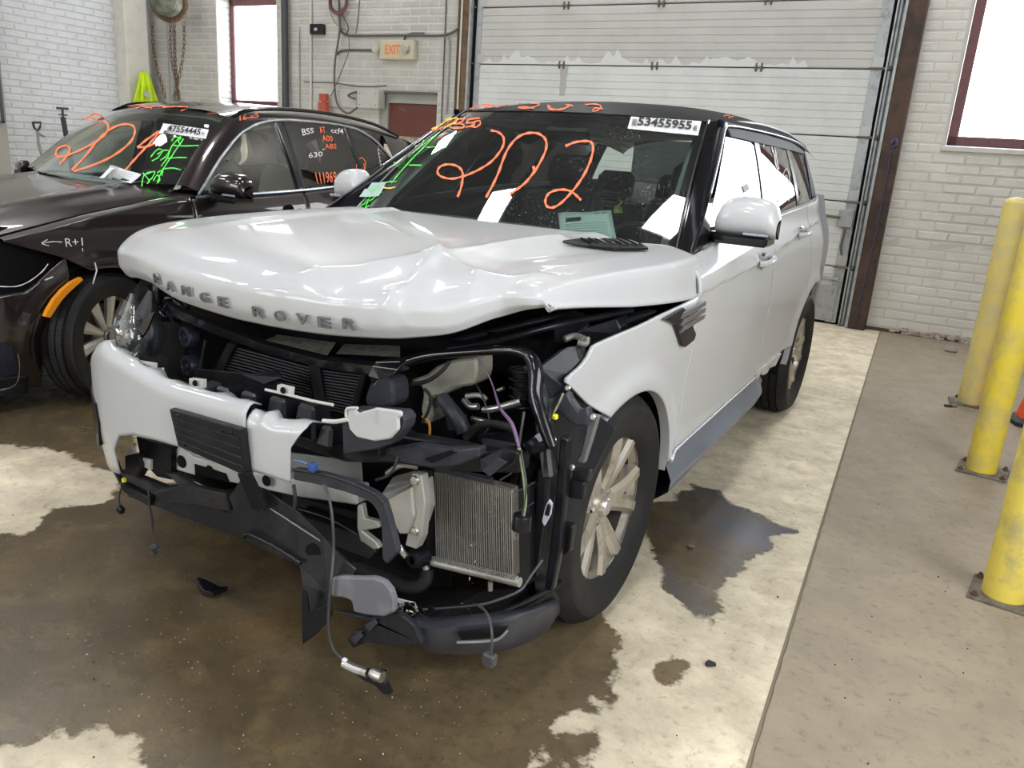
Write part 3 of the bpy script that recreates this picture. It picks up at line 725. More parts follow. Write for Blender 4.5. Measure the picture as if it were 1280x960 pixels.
# arch lips and liners
for yc, R_ in ((WY, .40), (RY, .455)):
    for s_ in (1, -1):
        R1 = [[], []]; R2 = [[], []]
        for k in range(41):
            a = math.radians(2+ (176 if yc == RY else 116)*k/40) if not (yc == WY and s_ < 0) else math.radians(2+130*k/40)
            y = yc+math.cos(a)*R_; z = .388+math.sin(a)*R_; x = XS(y, max(z, .42))
            R1[0].append((s_*(x-.002), y, z)); R1[1].append((s_*(x-.035), y, z+.0))
        MB().grid(R1).build('arch_lip', WHITE, car, True)
        pts = [[(s_*xx, yc+math.cos(math.radians(-6+192*k/30))*(R_+.03), .388+math.sin(math.radians(-6+192*k/30))*(R_+.03)) for k in range(31)] for xx in (.925, .50)]
        if not (yc == WY and s_ > 0): MB().grid(pts).build('wheel_liner', DARK, car, True)
        else:
            pts = [[(s_*xx, yc+math.cos(math.radians(-6+150*k/30))*(R_+.03), .388+math.sin(math.radians(-6+150*k/30))*(R_+.03)) for k in range(31)] for xx in (.925, .50)]
            MB().grid(pts).build('wheel_liner', DARK, car, True)
# dark inner sides, floor pan
for s_ in (1, -1):
    side_panel('inner_side', dense(.45, 3.75, 70), lambda y: max(.30, arch(y, RY, .50), arch(y, WY, .47)), lambda y: belt(y)-.03, DARK, car, (s_,), rows=12, t=.004, dx=-.045)
mb = MB(); mb.box((0, 1.46, .36), (1.24, 1.9, .2)); mb.box((0, 2.9, .42), (1.0, 1.2, .2)); mb.box((0, .1, .40), (1.0, .9, .16)); mb.box((0, 1.45, .40), (1.7, 1.7, .16)); mb.build('floor_pan', DARK, car)
mb = MB(); mb.box((0, .60, .75), (1.60, .06, .70)); mb.box((0, .62, 1.05), (1.4, .12, .10)); mb.build('bulkhead', DARK, car)
# sill cladding with bright strip
for s_ in (1, -1):
    rows = []
    for y in dense(.42, 1.93, 30):
        e = sst(1.70, 1.93, y); t_ = sill(y)-.004; b_ = L([(.42,.25),(.6,.262),(1.6,.285),(1.93,.33)], y)
        pr = [(.950, t_), (.965, t_-.03), (.985+.012*sst(.5,.9,y), t_-.075), (.980, t_-.12), (.930, b_+.02), (.88, b_), (.78, b_+.01)]
        rows.append([(s_*(x-e*.05), y, z) for x, z in pr])
    MB().grid(rows).build('sill_cladding', SILL, car, True, .9)
    MB().tube([(s_*(XS(y, sill(y))+.004), y, sill(y)-.002) for y in dense(.42, 1.72, 14)], .007, 6).build('sill_strip', SATIN, car, True)
# torn metal at the foot of the left rear door
mb = MB()
for i in range(5):
    a = 1.74+i*.10; mb.prism([(.955, a, .505), (.965, a+.10, .515), (.95+.01*(i%2), a+.09, .465-.01*(i%3)), (.955, a+.03, .450+.012*(i%2))], (-.01, 0, 0))
mb.build('torn_sill_edge', WHITE_IN, car)
# ---- greenhouse
def XG(y, z):
    zb = belt(min(max(y, .6), 3.4)); t = min(max((z-zb)/(1.665-zb), 0), 1.1); xb = XS(min(max(y, .6), 3.1), zb, False)-.012
    return (xb-(xb-.705)*t**1.12)*S([(0,1.0),(2.6,1.0),(3.2,.975),(3.45,.93),(3.6,.88),(3.9,.8)], y)
def g_top(y): return S([(1.0,1.55),(1.35,1.632),(1.7,1.650),(2.4,1.655),(3.0,1.645),(3.45,1.60),(3.6,1.57)], y)
def a_line(y): return L([(.62,1.150),(.75,1.235),(1.40,1.632),(1.5,1.66)], y)      # lower rear edge of the A pillar
def pane(name, m, quad, parent, n=14, t=.0, sides=(1,-1), f=XG, dx=0):
    """quad: four (y,z): bottom front, bottom rear, top rear, top front"""
    for s_ in sides:
        rows = []
        for j in range(n+1):
            a = Vector(quad[0]).lerp(Vector(quad[3]), j/n); b = Vector(quad[1]).lerp(Vector(quad[2]), j/n)
            rows.append([(s_*(f(p.x, p.y)+dx), p.x, p.y) for p in (a.lerp(b, i/n) for i in range(n+1))])
        o = MB().grid(rows).build(name, m, parent, True, .9)
        if t: solid(o, t)
    return o
B = belt
QF = [(.76, B(.8)+.004), (1.665, B(1.665)+.004), (1.90, 1.640), (1.42, 1.622)]
pane('side_window', GLCL, QF, car)
pane('side_window', GLTINT, [(1.765, B(1.76)+.004), (2.42, B(2.42)+.004), (2.63, 1.645), (2.00, 1.642)], car)
pane('quarter_window', GLTINT, [(2.49, B(2.49)+.004), (3.04, B(3.04)+.004), (3.24, 1.600), (2.71, 1.642)], car)
pane('pillar_b', GLOSSBLK, [(1.665, B(1.66)), (1.765, B(1.76)), (2.00, 1.645), (1.90, 1.643)], car, dx=.004, t=.01)
pane('pillar_c', GLOSSBLK, [(2.42, B(2.42)), (2.49, B(2.49)), (2.71, 1.645), (2.63, 1.645)], car, dx=.004, t=.01)
pane('pillar_d', ROOFBLK, [(3.04, B(3.04)), (3.36, B(3.36)), (3.36, 1.60), (3.24, 1.602)], car, dx=.004, t=.01)
pane('window_frame', ROOFBLK, [(1.40, 1.615), (3.30, 1.600), (3.30, 1.672), (1.36, 1.680)], car, n=20, dx=.006, t=.01)
pane('mirror_triangle', GLOSSBLK, [(.60, B(.60)), (.80, B(.8)), (.97, 1.345), (.92, 1.345)], car, dx=.006, t=.01)
for s_ in (1, -1):
    MB().tube([(s_*(XG(y, B(y))+.010), y, B(y)+.004) for y in dense(.72, 3.15, 30)], .008, 6).build('belt_moulding', GLOSSBLK if s_ < 0 else SATIN, car, True)
    MB().tube([(s_*(XG(y, min(a_line(y), g_top(y))+.018)+.010), y, min(a_line(y), g_top(y))+.018) for y in dense(.95, 3.3, 40)], .005, 6).build('roof_moulding', SATIN, car, True)
# windshield
def WS(u, v):
    xb, yb, zb = u*.80, .50+.20*u*u, 1.175-.03*u*u; xt, yt, zt = u*.645, 1.287+.10*u*u, 1.677-.010*u*u
    k = .030*math.sin(PI*v)
    return Vector((xb+(xt-xb)*v, yb+(yt-yb)*v-k*.55, zb+(zt-zb)*v+k*.8))
o_ws = MB().grid([[WS(-1+2*i/30, j/20) for i in range(31)] for j in range(21)]).build('windshield', GLWS, car, True)
BV_WS = bvh_of(o_ws)
# black frit band round the glass
band = mat('frit_band', (.008, .009, .011), .2)
mb = MB(); mb.grid([[WS(-1+2*i/30, v)-Vector((0,-.004,.004)) for i in range(31)] for v in (.955, 1.0)]); mb.build('frit_band', band, car, True)
for s_ in (-1, 1): MB().grid([[WS(s_*u, j/20)-Vector((0,-.004,.004)) for u in (.955, 1.0)] for j in range(21)]).build('frit_band', band, car, True)
mb = MB(); mb.grid([[WS(.06+.62*i/12, v)-Vector((0,-.006,.006)) for i in range(13)] for v in (.90, .97)])
for s_ in (1, -1):
    rows = []
    for j in range(15):
        v = j/14; a = WS(s_*1.0, v); zz = a.z
        yb_ = np.interp(zz, [1.15, 1.235, 1.632, 1.70], [.62, .75, 1.40, 1.50]); b = Vector((s_*(XG(yb_, min(zz, 1.655))+.006), yb_, min(zz, 1.668)))
        mdl = (a+b)/2; n = Vector((s_*.75, -.55, .35)).normalized()
        rows.append([a, a.lerp(b, .12)+n*.012, a.lerp(b, .3)+n*.022, mdl+n*.026, a.lerp(b, .8)+n*.018, b])
    MB().grid(rows).build('pillar_a', GLOSSBLK, car, True, .9)
    MB().tube([WS(s_*1.0, j/14)+Vector((s_*.004, -.008, .006)) for j in range(15)], .006, 6).build('pillar_moulding', CHROME, car, True)
# roof
ZC = [(1.20,1.665),(1.30,1.686),(1.5,1.735),(1.8,1.772),(2.3,1.792),(2.8,1.786),(3.3,1.752),(3.75,1.69)]
DR = [(0,0),(.3,.010),(.5,.034),(.6,.058),(.66,.080),(.70,.104),(.72,.13)]
rows = []
def roofp(x, t):
    y0 = 1.285+.10*(x/.645)**2; y = y0*(1-t)+3.66*t; z = S(ZC, y)-S(DR, abs(x)); zf = 1.680-.010*min(abs(x)/.645, 1)**2-(.36*max(0, abs(x)-.645))
    return Vector((x, y, z+(zf-(S(ZC, y0)-S(DR, abs(x))))*(1-t)**5))
for t in list(np.linspace(0, .12, 10))[:-1]+list(np.linspace(.12, 1, 22)):
    rows.append([roofp(x, t) for x in np.linspace(-.72, .72, 41)])
o_roof = MB().grid(rows).build('roof', ROOFBLK, car, True); 
MB().grid([[Vector((p.x*.97, p.y, p.z-.04)) for p in r] for r in rows]).build('headliner', HEADLN, car, True)
for s_ in (1, -1):
    MB().tube([(s_*.665, y, S(ZC, y)-S(DR, .665)+.004) for y in dense(1.42, 3.5, 30)], .010, 6).build('roof_seam', BLACK, car, True)
for s_ in (1, -1):
    MB().grid([[WS(s_*.985, v)+Vector((0,.03,-.02)), WS(s_*.90, v)+Vector((0,.06,-.045)), WS(s_*.86, v)+Vector((s_*.06,.14,-.06))] for v in np.linspace(0, 1, 12)]).build('pillar_trim', HEADLN, car, True)
# tail
mb = MB(); rows = []
for j in range(15):
    z = .45+j*.9/14; rows.append([(x*S(TZ, z)/.96*.93, 3.93-.16*(abs(x)/.93)**3-(.0 if z > .8 else -.03), z) for x in np.linspace(-.93, .93, 21)])
mb.grid(rows).build('tailgate', WHITE, car, True)
mb = MB(); mb.grid([[(x*(1-.14*t), 3.86-.22*t-.12*(abs(x)/.70)**3, 1.33+.32*t) for x in np.linspace(-.66, .66, 17)] for t in (0, .33, .66, 1)]); mb.build('rear_window', GLTINT, car, True)
# ---- interior
mb = MB(); rows = []
for j, (y, z) in enumerate(((.50,1.02),(.62,1.085),(.85,1.10),(1.0,1.085),(1.08,1.03),(1.10,.85),(1.10,.6))):
    rows.append([(x, y+.02*math.cos(x*5), z+.018*math.exp(-((x-.36)/.16)**2)*(1 if .6 < y < 1.09 else 0)) for x in np.linspace(-.80, .80, 33)])
mb.grid(rows); mb.build('dashboard', INTER, car, True)
mb = MB(); rr = .19; cen = Vector((.37, 1.33, 1.02)); tl = Matrix.Rotation(-.45, 3, 'X')
mb.tube([cen+tl@Vector((math.cos(a)*rr, 0, math.sin(a)*rr)) for a in np.linspace(0, 2*PI, 33)], .016, 8, False)
mb.box(cen, (.14, .05, .12), tl, ch=.02); mb.box(cen, (.36, .02, .035), tl); mb.box(cen-Vector((0,0,.09)), (.03, .02, .16), tl); mb.build('steering_wheel', INTER, car, True)
def seat(x, y, wd, parent, m, hr=1, zt=1.30):
    bm = MB(); bm.box((x, y-.25, .66), (wd, .5, .16), ch=.05); bm.build('seat_cushion', m, parent, True, .9)
    R_ = Matrix.Rotation(-.22, 3, 'X'); bm = MB(); bm.box((x, y+.06, (zt+.62)/2), (wd*.98, .13, zt-.62), R_, ch=.05); bm.build('seat_back', m, parent, True, .9)
    for k in range(hr):
        cx = x+(k-(hr-1)/2)*wd/hr
        bm = MB(); bm.box((cx, y+.17, zt+.10), (.27, .10, .19), R_, ch=.04); bm.build('headrest', m, parent, True, .9)
        for q_ in (-.06, .06): MB().tube([(cx+q_, y+.15, zt-.05), (cx+q_, y+.165, zt+.06)], .006, 6).build('headrest_post', BLACK, parent)
SEATM = mat('black_leather', (.022, .023, .025), .5)
seat(-.38, 1.95, .52, car, SEATM); seat(.38, 1.98, .52, car, SEATM); seat(0, 2.78, 1.3, car, SEATM, 3, 1.22)
MB().box((0, 1.30, 1.575), (.24, .03, .075), Matrix.Rotation(.3, 3, 'X'), ch=.012).build('rear_view_mirror', BLACK, car)
mb = MB()
for s_ in (-1, 1): mb.box((s_*.36, 1.50, 1.645), (.42, .16, .015), Matrix.Rotation(.12, 3, 'X'))
mb.build('sun_visor', HEADLN, car)
# ---- door mirrors
def door_mirror(s_, parent, c, sz, capm, arm=True):
    root = empty('door_mirror'); root.parent = parent; root.matrix_parent_inverse = wmat(parent).inverted()
    X, Y, Z = c; w_, d_, h_ = sz
    mb = MB(); rows = []
    for i in range(17):
        u = i/16; x = X+s_*(-w_/2+w_*u); k = S([(0,.60),(.05,.80),(.14,.92),(.3,.995),(.5,1),(.7,.965),(.88,.87),(.96,.74),(1,.50)], u)
        row = []
        for j in range(13):
            a = PI*j/12                       # bottom front to top front to rear
            row.append((x, Y-math.sin(a)**.7*d_*(.45+.55*k)*(1-.25*u) if j not in (0, 12) else Y, Z-h_/2+(1-math.cos(a))/2*h_*k))
        rows.append(row)
    mb.grid(rows); cp = mb.build('mirror_cap', capm, root, True, .8)
    mb = MB(); mb.add([rows[i][j] for i in (0, 16) for j in (0, 6, 12)], [(0,1,2), (3,5,4)]); 
    mb.add([r[0] for r in rows]+[r[12] for r in rows], [(i, i+1, 18+i, 17+i) for i in range(16)]); mb.build('mirror_face', BLACK, root)
    mb = MB(); mb.box((X-s_*.01, Y-d_*.35, Z-h_/2-.008), (w_*.94, d_*1.15, .042), ch=.012)
    if arm: mb.box((X-s_*(w_/2+.045), Y-.02, Z-h_/2-.008), (.15, .085, .036), ch=.01)
    mb.build('mirror_base', GLOSSBLK, root, True, .6)
    MB().box((X+s_*w_*.22, Y-d_*.93, Z-h_/2+.018), (w_*.42, .012, .012), ch=.003).build('indicator_lamp', SATIN, root)
    return root
door_mirror(1, car, (1.005, .95, 1.300), (.228, .12, .150), WHITE)
door_mirror(-1, car, (-.955, .90, 1.275), (.19, .11, .15), WHITE)
# ---- door handles, fuel of small trim
for s_ in (1, -1):
    for yh in (1.47, 2.40):
        zz = swage(yh)+.006; root = empty('door_handle'); root.parent = car; root.matrix_parent_inverse = wmat(car).inverted()
        pth = [(s_*(XS(yh-.11, zz)+.004), yh-.11, zz-.008), (s_*(XS(yh-.08, zz)+.030), yh-.085, zz-.006), (s_*(XS(yh, zz)+.036), yh, zz), (s_*(XS(yh+.08, zz)+.030), yh+.085, zz+.006), (s_*(XS(yh+.11, zz)+.004), yh+.11, zz+.008)]
        MB().tube(smooth_path(pth), .014, 8).build('handle_bar', WHITE, root, True)
        MB().lathe([(0,.001),(.034,.001),(.040,.003),(.040,0)], (s_*XS(yh-.02, zz), yh-.02, zz), (s_,0,0), 20).build('handle_cup', mat('handle_shadow', (.35,.35,.36), .3) if 'handle_shadow' not in bpy.data.materials else bpy.data.materials['handle_shadow'], root)
        MB().tube([(s_*(XS(yh-.10, zz)+.006), yh-.095, zz+.03), (s_*(XS(yh-.10, zz)+.02), yh-.095, zz+.028)], .014, 10).build('lock_barrel', CHROME, root, True)
LETV = mat('vent_silver', (.22,.22,.23), .35, .7)
# side vent in the left fender / door edge
def sp(y, z, d=.006): return Vector((XS(y, z)+d, y, z))
vent = [(.13,1.005),(.30,1.022),(.34,1.00),(.36,.985),(.475,.905),(.46,.885),(.37,.875),(.335,.885),(.23,.975)]
mb = MB().prism([sp(y, z, .003) for y, z in vent], (.012, 0, 0)); bev(mb.build('side_vent', BLACK, car), .003)
mb = MB()
for k in range(3):
    z = 1.005-k*.024; mb.prism([sp(.27, z-.015, .012), sp(.56, z-.010, .010), sp(.57, z+.007, .010), sp(.29, z+.004, .012)], (.010, 0, 0))
bev(mb.build('vent_blade', LETV, car), .002)
# wheels
wh = make_wheel(car, .388, .248, .235, RIMM, 'split', (.835, WY, .388), False, -.05)
for s_, y in ((1, RY), (-1, WY), (-1, RY)): copy_wheel(wh, car, (s_*.835, y, .388), s_ < 0)

# ---- hood: a fine sheet, then crumpled along the creases seen in the photograph
YL = [(-.935,-.37),(-.90,-.42),(-.83,-.478),(-.74,-.52),(-.5,-.613),(-.27,-.667),(0,-.68),(.15,-.677),(.29,-.664),(.41,-.641),(.52,-.61),(.62,-.571),(.71,-.525),(.78,-.485),(.83,-.457),(.87,-.452),(.90,-.448),(.935,-.43)]
ZL = [(-.935,.985),(-.90,.975),(-.83,.965),(-.74,.968),(-.62,.985),(-.5,.992),(-.41,.983),(-.27,.968),(-.13,.961),(0,.957),(.15,.959),(.29,.963),(.41,.971),(.52,.981),(.62,1.003),(.71,1.028),(.78,1.048),(.83,1.060),(.87,1.074),(.90,1.084),(.935,1.092)]
YRr = [(-.935,.535),(-.80,.68),(-.4,.63),(0,.62),(.4,.60),(.66,.58),(.80,.64),(.935,.585)]
TX = [(0,0),(.80,.80),(.90,.890),(.95,.938),(1,.964)]
PYt = [(0,0),(.06,-.018),(.12,-.020),(.20,.012),(.30,.075),(.42,.19),(.6,.41),(.8,.69),(1,1)]
PZt = [(0,0),(.06,.17),(.12,.35),(.20,.55),(.30,.71),(.42,.82),(.6,.91),(.8,.97),(1,1)]
from functools import lru_cache
PYs = lru_cache(None)(lambda t: S(PYt, t)); PZs = lru_cache(None)(lambda t: S(PZt, t))
def hood_pt(s, t):
    a = abs(s); x = math.copysign(S(TX, a), s); yl, zl, yr = S(YL, x), S(ZL, x), S(YRr, x)
    zr = 1.205-.022*(x/.8)**2 - .015*max(0, abs(x)-.8)/.13
    y = yl+(yr-yl)*PYs(t); z = zl+(zr-zl)*PZs(t)
    # the clamshell side drops to the shut line
    dr = sst(.925, 1.0, a)
    ze = L([(-.4, 1.02), (.6, 1.02)], y) if s < 0 else L([(-.40,1.095),(.0,1.055),(.6,1.022)], y)
    z = z*(1-dr**1.4)+min(ze, z)*dr**1.4 if z > ze else z
    # power dome shoulders
    z += .010*math.exp(-((abs(x)-.52)/.05)**2)*sst(-.5, -.1, y)-.006*math.exp(-((abs(x)-.64)/.06)**2)*sst(-.5, 0, y)
    if s > 0: x *= 1-.092*sst(.35, -.42, y)*sst(.6, .85, x)
    return Vector((x, y, z))
NS, NT = 170, 120
HS = [math.copysign(abs(v)**.92, v) for v in np.linspace(-1, 1, NS+1)]; HT = np.linspace(0, 1, NT+1)
Hrows = [[hood_pt(s, t) for s in HS] for t in HT]
tmp = mesh('tmp', [p for r in Hrows for p in r], [(i*(NS+1)+k, i*(NS+1)+k+1, (i+1)*(NS+1)+k+1, (i+1)*(NS+1)+k) for i in range(NT) for k in range(NS)])
bv0 = BVHTree.FromPolygons([tuple(v.co) for v in tmp.vertices], [tuple(q.vertices) for q in tmp.polygons]); bpy.data.meshes.remove(tmp)
def onhood(px, py):
    d = ray(px, py).normalized(); h = bv0.ray_cast(CAM, d)
    return h[0] if h[0] else bv0.find_nearest(PY(px, py, -.4))[0]
CRE = [ # (pixels, height, width, sharp)
    ([(395,342),(450,337),(500,329),(548,322),(600,313),(650,304),(700,299)], .020, .045, 1),
    ([(548,322),(520,345),(490,372)], .016, .030, 1), ([(490,372),(474,398)], .014, .022, 1), ([(490,372),(502,392),(512,412)], .012, .020, 1),
    ([(505,350),(470,345),(430,352)], -.014, .06, 0), ([(496,378),(496,384)], -.020, .035, 0), ([(540,360),(560,385)], -.012, .06, 0),
    ([(548,322),(575,335),(597,345),(590,358)], .012, .028, 1), ([(597,345),(640,350),(676,345)], .010, .04, 1),
    ([(640,372),(665,362)], .010, .05, 0),
    ([(300,372),(345,352),(400,368),(425,382)], .007, .05, 0), ([(560,300),(570,312)], -.006, .03, 0), ([(330,395),(345,380)], -.005, .03, 0),
    ([(620,322),(700,318),(790,312)], -.004, .05, 0)]
disp = np.zeros((NT+1, NS+1)); PP = np.array([[tuple(p) for p in r] for r in Hrows])
for px, hh, ww, shp in CRE:
    q = [onhood(*a) for a in px]
    D = np.full(disp.shape, 9.)
    for a, b in zip(q[:-1], q[1:]):
        ab = np.array(b-a); t = np.clip(((PP-np.array(a))@ab)/max(ab@ab, 1e-9), 0, 1)
        D = np.minimum(D, np.linalg.norm(PP-(np.array(a)+t[..., None]*ab), axis=2))
    disp += .95*hh*(np.exp(-D/ww) if shp else np.exp(-(D/ww)**2))
for i in range(NT+1):
    for k in range(NS+1):
        n = Vector((0, -.75*(1-min(HT[i]/.3, 1)), 1)).normalized(); Hrows[i][k] = Hrows[i][k]+n*float(disp[i, k])
o_hood = MB().grid(Hrows).build('hood', WHITE, car, True, 1.0, fix=False)
if o_hood.data.polygons[len(o_hood.data.polygons)//2].normal.z < 0: o_hood.data.flip_normals()
BV_HOOD = bvh_of(o_hood); solid(o_hood, .010)
LETT = mat('letter_silver', (.15,.15,.155), .35, .45)
# hood lettering, one raised letter each
LX = [(205,351,'R'),(231,359,'A'),(258,369,'N'),(282,377,'G'),(306,372,''),(283,378,''),(0,0,'')]
for ch, px, py in (('R',200,348),('A',216,357),('N',236,363),('G',259,371),('E',282,377),('R',326,389),('O',353,394),('V',381,398),('E',408,402),('R',439,404)):
    h = BV_HOOD.ray_cast(CAM, ray(px, py).normalized())
    if h[0] is None: h = (BV_HOOD.find_nearest(PY(px, py, -.66))[0], Vector((0, -.9, .4)))
    c_, n = h[0], h[1]; n = n if n.y < 0 else -n
    ex = Vector((0,0,1)).cross(n); ex = -ex if ex.x < 0 else ex; ex.normalize(); ey = n.cross(ex); ey = -ey if ey.z < 0 else ey; ey.normalize(); 
    v, f = text_geo(ch, .062, .0035, .0009); xs = [p.x for p in v]; ys = [p.y for p in v]; mx = (min(xs)+max(xs))/2; my = (min(ys)+max(ys))/2
    kx = .040/(max(xs)-min(xs)); ky = .029/(max(ys)-min(ys))
    MB().add([c_+ex*(p.x-mx)*kx+ey*(p.y-my)*ky+n*(p.z+.0095) for p in v], f).build('letter', LETT, car)
# hood vent by the windshield
def on(bv, px, py, off=.006):
    d = ray(px, py).normalized(); h = bv.ray_cast(CAM, d)
    if h[0] is None: return PY(px, py, .5)
    n = h[1] if h[1].dot(d) < 0 else -h[1]
    return h[0]+n*off
mb = MB().prism([on(BV_HOOD, *q) for q in ((702,306),(722,303),(770,303),(800,309),(810,315),(768,315),(735,311))], (0, 0, .010)); bev(mb.build('hood_vent', BLACK, car), .003)
mb = MB()
for k in range(7):
    x = 724+k*10; mb.tube([on(BV_HOOD, x, 304.3+k*.3, .02), on(BV_HOOD, x+13, 310.5+k*.35, .02)], .004, 5)
mb.build('vent_slat', GLOSSBLK, car)

# ================================================================== crushed front end of the white SUV
def bump_y(x): return -.82+.34*(abs(x+.03)/.95)**3.2
ZT = [(-.98,.62),(-.85,.66),(-.76,.70),(-.70,.738),(-.62,.783),(-.54,.805),(-.47,.792),(-.37,.784),(-.24,.765),(-.14,.757),(.0,.760),(.16,.765)]
ZT2 = [(.16,.750),(.20,.742),(.22,.750),(.25,.738),(.28,.741),(.31,.746),(.363,.752)]
ZB = [(-.98,.30),(-.80,.31),(-.65,.335),(-.61,.340),(-.50,.37),(-.493,.46),(-.44,.527),(-.35,.557),(-.23,.572),(-.13,.578),(.17,.583),(.25,.584),(.318,.580),(.3185,.68),(.363,.745)]
def cover(name, xs, zt, m):
    rows = []
    for x in xs:
        a, b = L(ZB, x), S(zt, x); r = []
        y = bump_y(x); dy = Vector((0,1,0))
        for k in range(19):
            z = b+(a-b)*k/18; inw = .030*sst(.50, .30, z) if z < .5 else 0
            rnd = .018*(1-min(1, (b-z)/.03))**2
            r.append(Vector((x, y+inw+rnd, z)))
        r = [Vector((x, y+.055+.01*math.sin(x*40), b-.004+.006*math.sin(x*63))), Vector((x, y+.03, b+.004))]+r
        rows.append(r)
    o = MB().grid(rows).build(name, m, car, True, .9); return solid(o, .004, 0)
cover('bumper_cover', sorted(set(list(np.linspace(-.98, .163, 90))+[-.493, -.4935])), ZT, WHITE)
cover('bumper_cover', sorted(set(list(np.linspace(.168, .363, 30))+[.318, .3186])), ZT2, WHITE)
bs = lambda x, z, d=.006: Vector((x, bump_y(x)-d, z))
MB().prism([bs(x, z, .010) for x, z in ((-.86,.60),(-.74,.592),(-.635,.580),(-.605,.52),(-.615,.44),(-.66,.425),(-.76,.43),(-.86,.44))], (0, .018, 0)).build('fog_lamp_bezel', BLACK, car)
# number plate bracket with ribs and screws
pb = [(211,511,-.845),(301,537,-.845),(310,597,-.835),(222,558,-.835)]
br = poly_plate('plate_bracket', BLACK2, pb, car, .022, bevel=.003)
q = [PY(*p) for p in pb]
for k in range(1, 5):
    t = k/5; a = q[0].lerp(q[3], t)+Vector((0,-.002,0)); b = q[1].lerp(q[2], t)+Vector((0,-.002,0))
    MB().tube([a.lerp(b, .03), a.lerp(b, .97)], .0022, 5).build('rib', BLACK, br)
for u, v in ((.12,.1),(.86,.12),(.12,.85),(.9,.8),(.72,.14)):
    c_ = q[0].lerp(q[1], u).lerp(q[3].lerp(q[2], u), v); MB().lathe([(0,.005),(.006,.004),(.007,0)], c_, (0,-1,0), 10).build('screw', BLACK, br)
# inner white tabs and rods of the broken cover
def tab(pts, y, t=.012, m=WHITE_IN, n='broken_tab'): return poly_plate(n, m, [(a, b, y) for a, b in pts], car, t, bevel=.0015)
tab([(160,450),(190,455),(190,472),(176,470),(166,462)], -.76, .02)
tab([(236,473),(253,475),(253,486),(236,484)], -.76, .016); tab([(346,481),(363,485),(362,496),(345,492)], -.73, .018)
for (a, b, y) in ((180,459,-.765),(244,479,-.765),(354,488,-.735)): MB().lathe([(0,.004),(.008,.004),(.010,0)], PY(a, b, y), (0,-1,0), 14).build('clip_hole', DARK, car)
px_tube('broken_rod', WHITE_IN, [(332,487,-.73),(362,494,-.73),(390,501,-.74),(416,506,-.75)], .0045, car)
px_tube('broken_rod', WHITE_IN, [(188,464,-.74),(204,461,-.74)], .004, car)
px_tube('broken_rod', WHITE_IN, [(404,526,-.80),(420,527,-.80),(436,524,-.80)], .006, car)
px_tube('broken_edge', WHITE_IN, [(190,470,-.77),(215,480,-.785),(240,487,-.79),(262,492,-.79),(290,500,-.79),(308,504,-.78)], [.006,.004,.007,.004,.008,.006], car)
px_tube('broken_rod', WHITE_IN, [(232,485,-.77),(252,484,-.77)], .004, car)
# broken painted flap at the middle
poly_plate('flap_backing', GREYPL, [(a,b,-.78) for a,b in ((427,531),(437,512),(500,516),(506,524),(504,536),(488,556),(470,562),(428,569))], car, .05, bevel=.004)
o = poly_plate('broken_bumper_flap', WHITE, [(a,b,-.80) for a,b in ((434,510),(442,511),(446,517),(469,510),(485,512),(500,514),(502,520),(497,523),(498,537),(487,549),(467,552),(445,547),(436,537),(433,524))], car, .012, bevel=.004)
px_tube('broken_rod', WHITE_IN, [(433,521,-.80),(434,511,-.80),(447,510,-.80)], .004, car)
MB().tube([PY(471,513,-.8015), PY(471,524,-.8015), PY(473,530,-.8015)], .0012, 4).build('crack', GREYINK, car)
# energy absorber blocks in front of the bumper beam
def block(px, py, w_, h_, y, m=BLACK, tp=.7):
    c_ = PY(px, py, y); k = 988.6/(c_-CAM).length; mb = MB(); mb.box(c_, (w_/k, .09, h_/k*1.15), None, tp, ch=.008); o = mb.build('absorber_block', m, car, True, .5); return o
for a, b, w_, h_ in ((262,489,24,18),(288,497,30,26),(320,505,33,30),(356,514,36,34),(392,524,38,36),(417,542,26,22)): block(a, b, w_, h_, -.72, BLACK if a != 262 else GREYPL)
poly_plate('bumper_beam', BLACK, [(240,492,-.66),(330,508,-.66),(430,536,-.66),(500,545,-.66),(560,556,-.66),(652,572,-.62),(650,592,-.62),(560,590,-.66),(500,580,-.66),(430,578,-.66),(330,545,-.66),(240,520,-.66)], car, .05, bevel=.006)
poly_plate('beam_cap', GREYPL, [(478,563,-.71),(520,556,-.71),(560,562,-.71),(600,560,-.70),(598,572,-.70),(566,584,-.71),(540,584,-.71),(505,580,-.71)], car, .035, bevel=.005)
poly_plate('beam_bracket', BLACK, [(430,552,-.73),(474,556,-.73),(474,574,-.73),(455,578,-.73),(430,572,-.73)], car, .03, bevel=.004)
poly_plate('beam_pocket', DARK, [(530,574,-.715),(562,563,-.715),(570,566,-.715),(540,579,-.715)], car, .01, bevel=0)
poly_plate('headlamp_bracket', BLACK, [(598,572,-.68),(628,560,-.66),(648,566,-.66),(642,580,-.66),(622,592,-.68),(600,588,-.68)], car, .03, bevel=.004)
poly_plate('bracket_tongue', GREYPL, [(602,588,-.70),(622,573,-.70),(634,578,-.70),(612,596,-.70)], car, .006, bevel=.001)
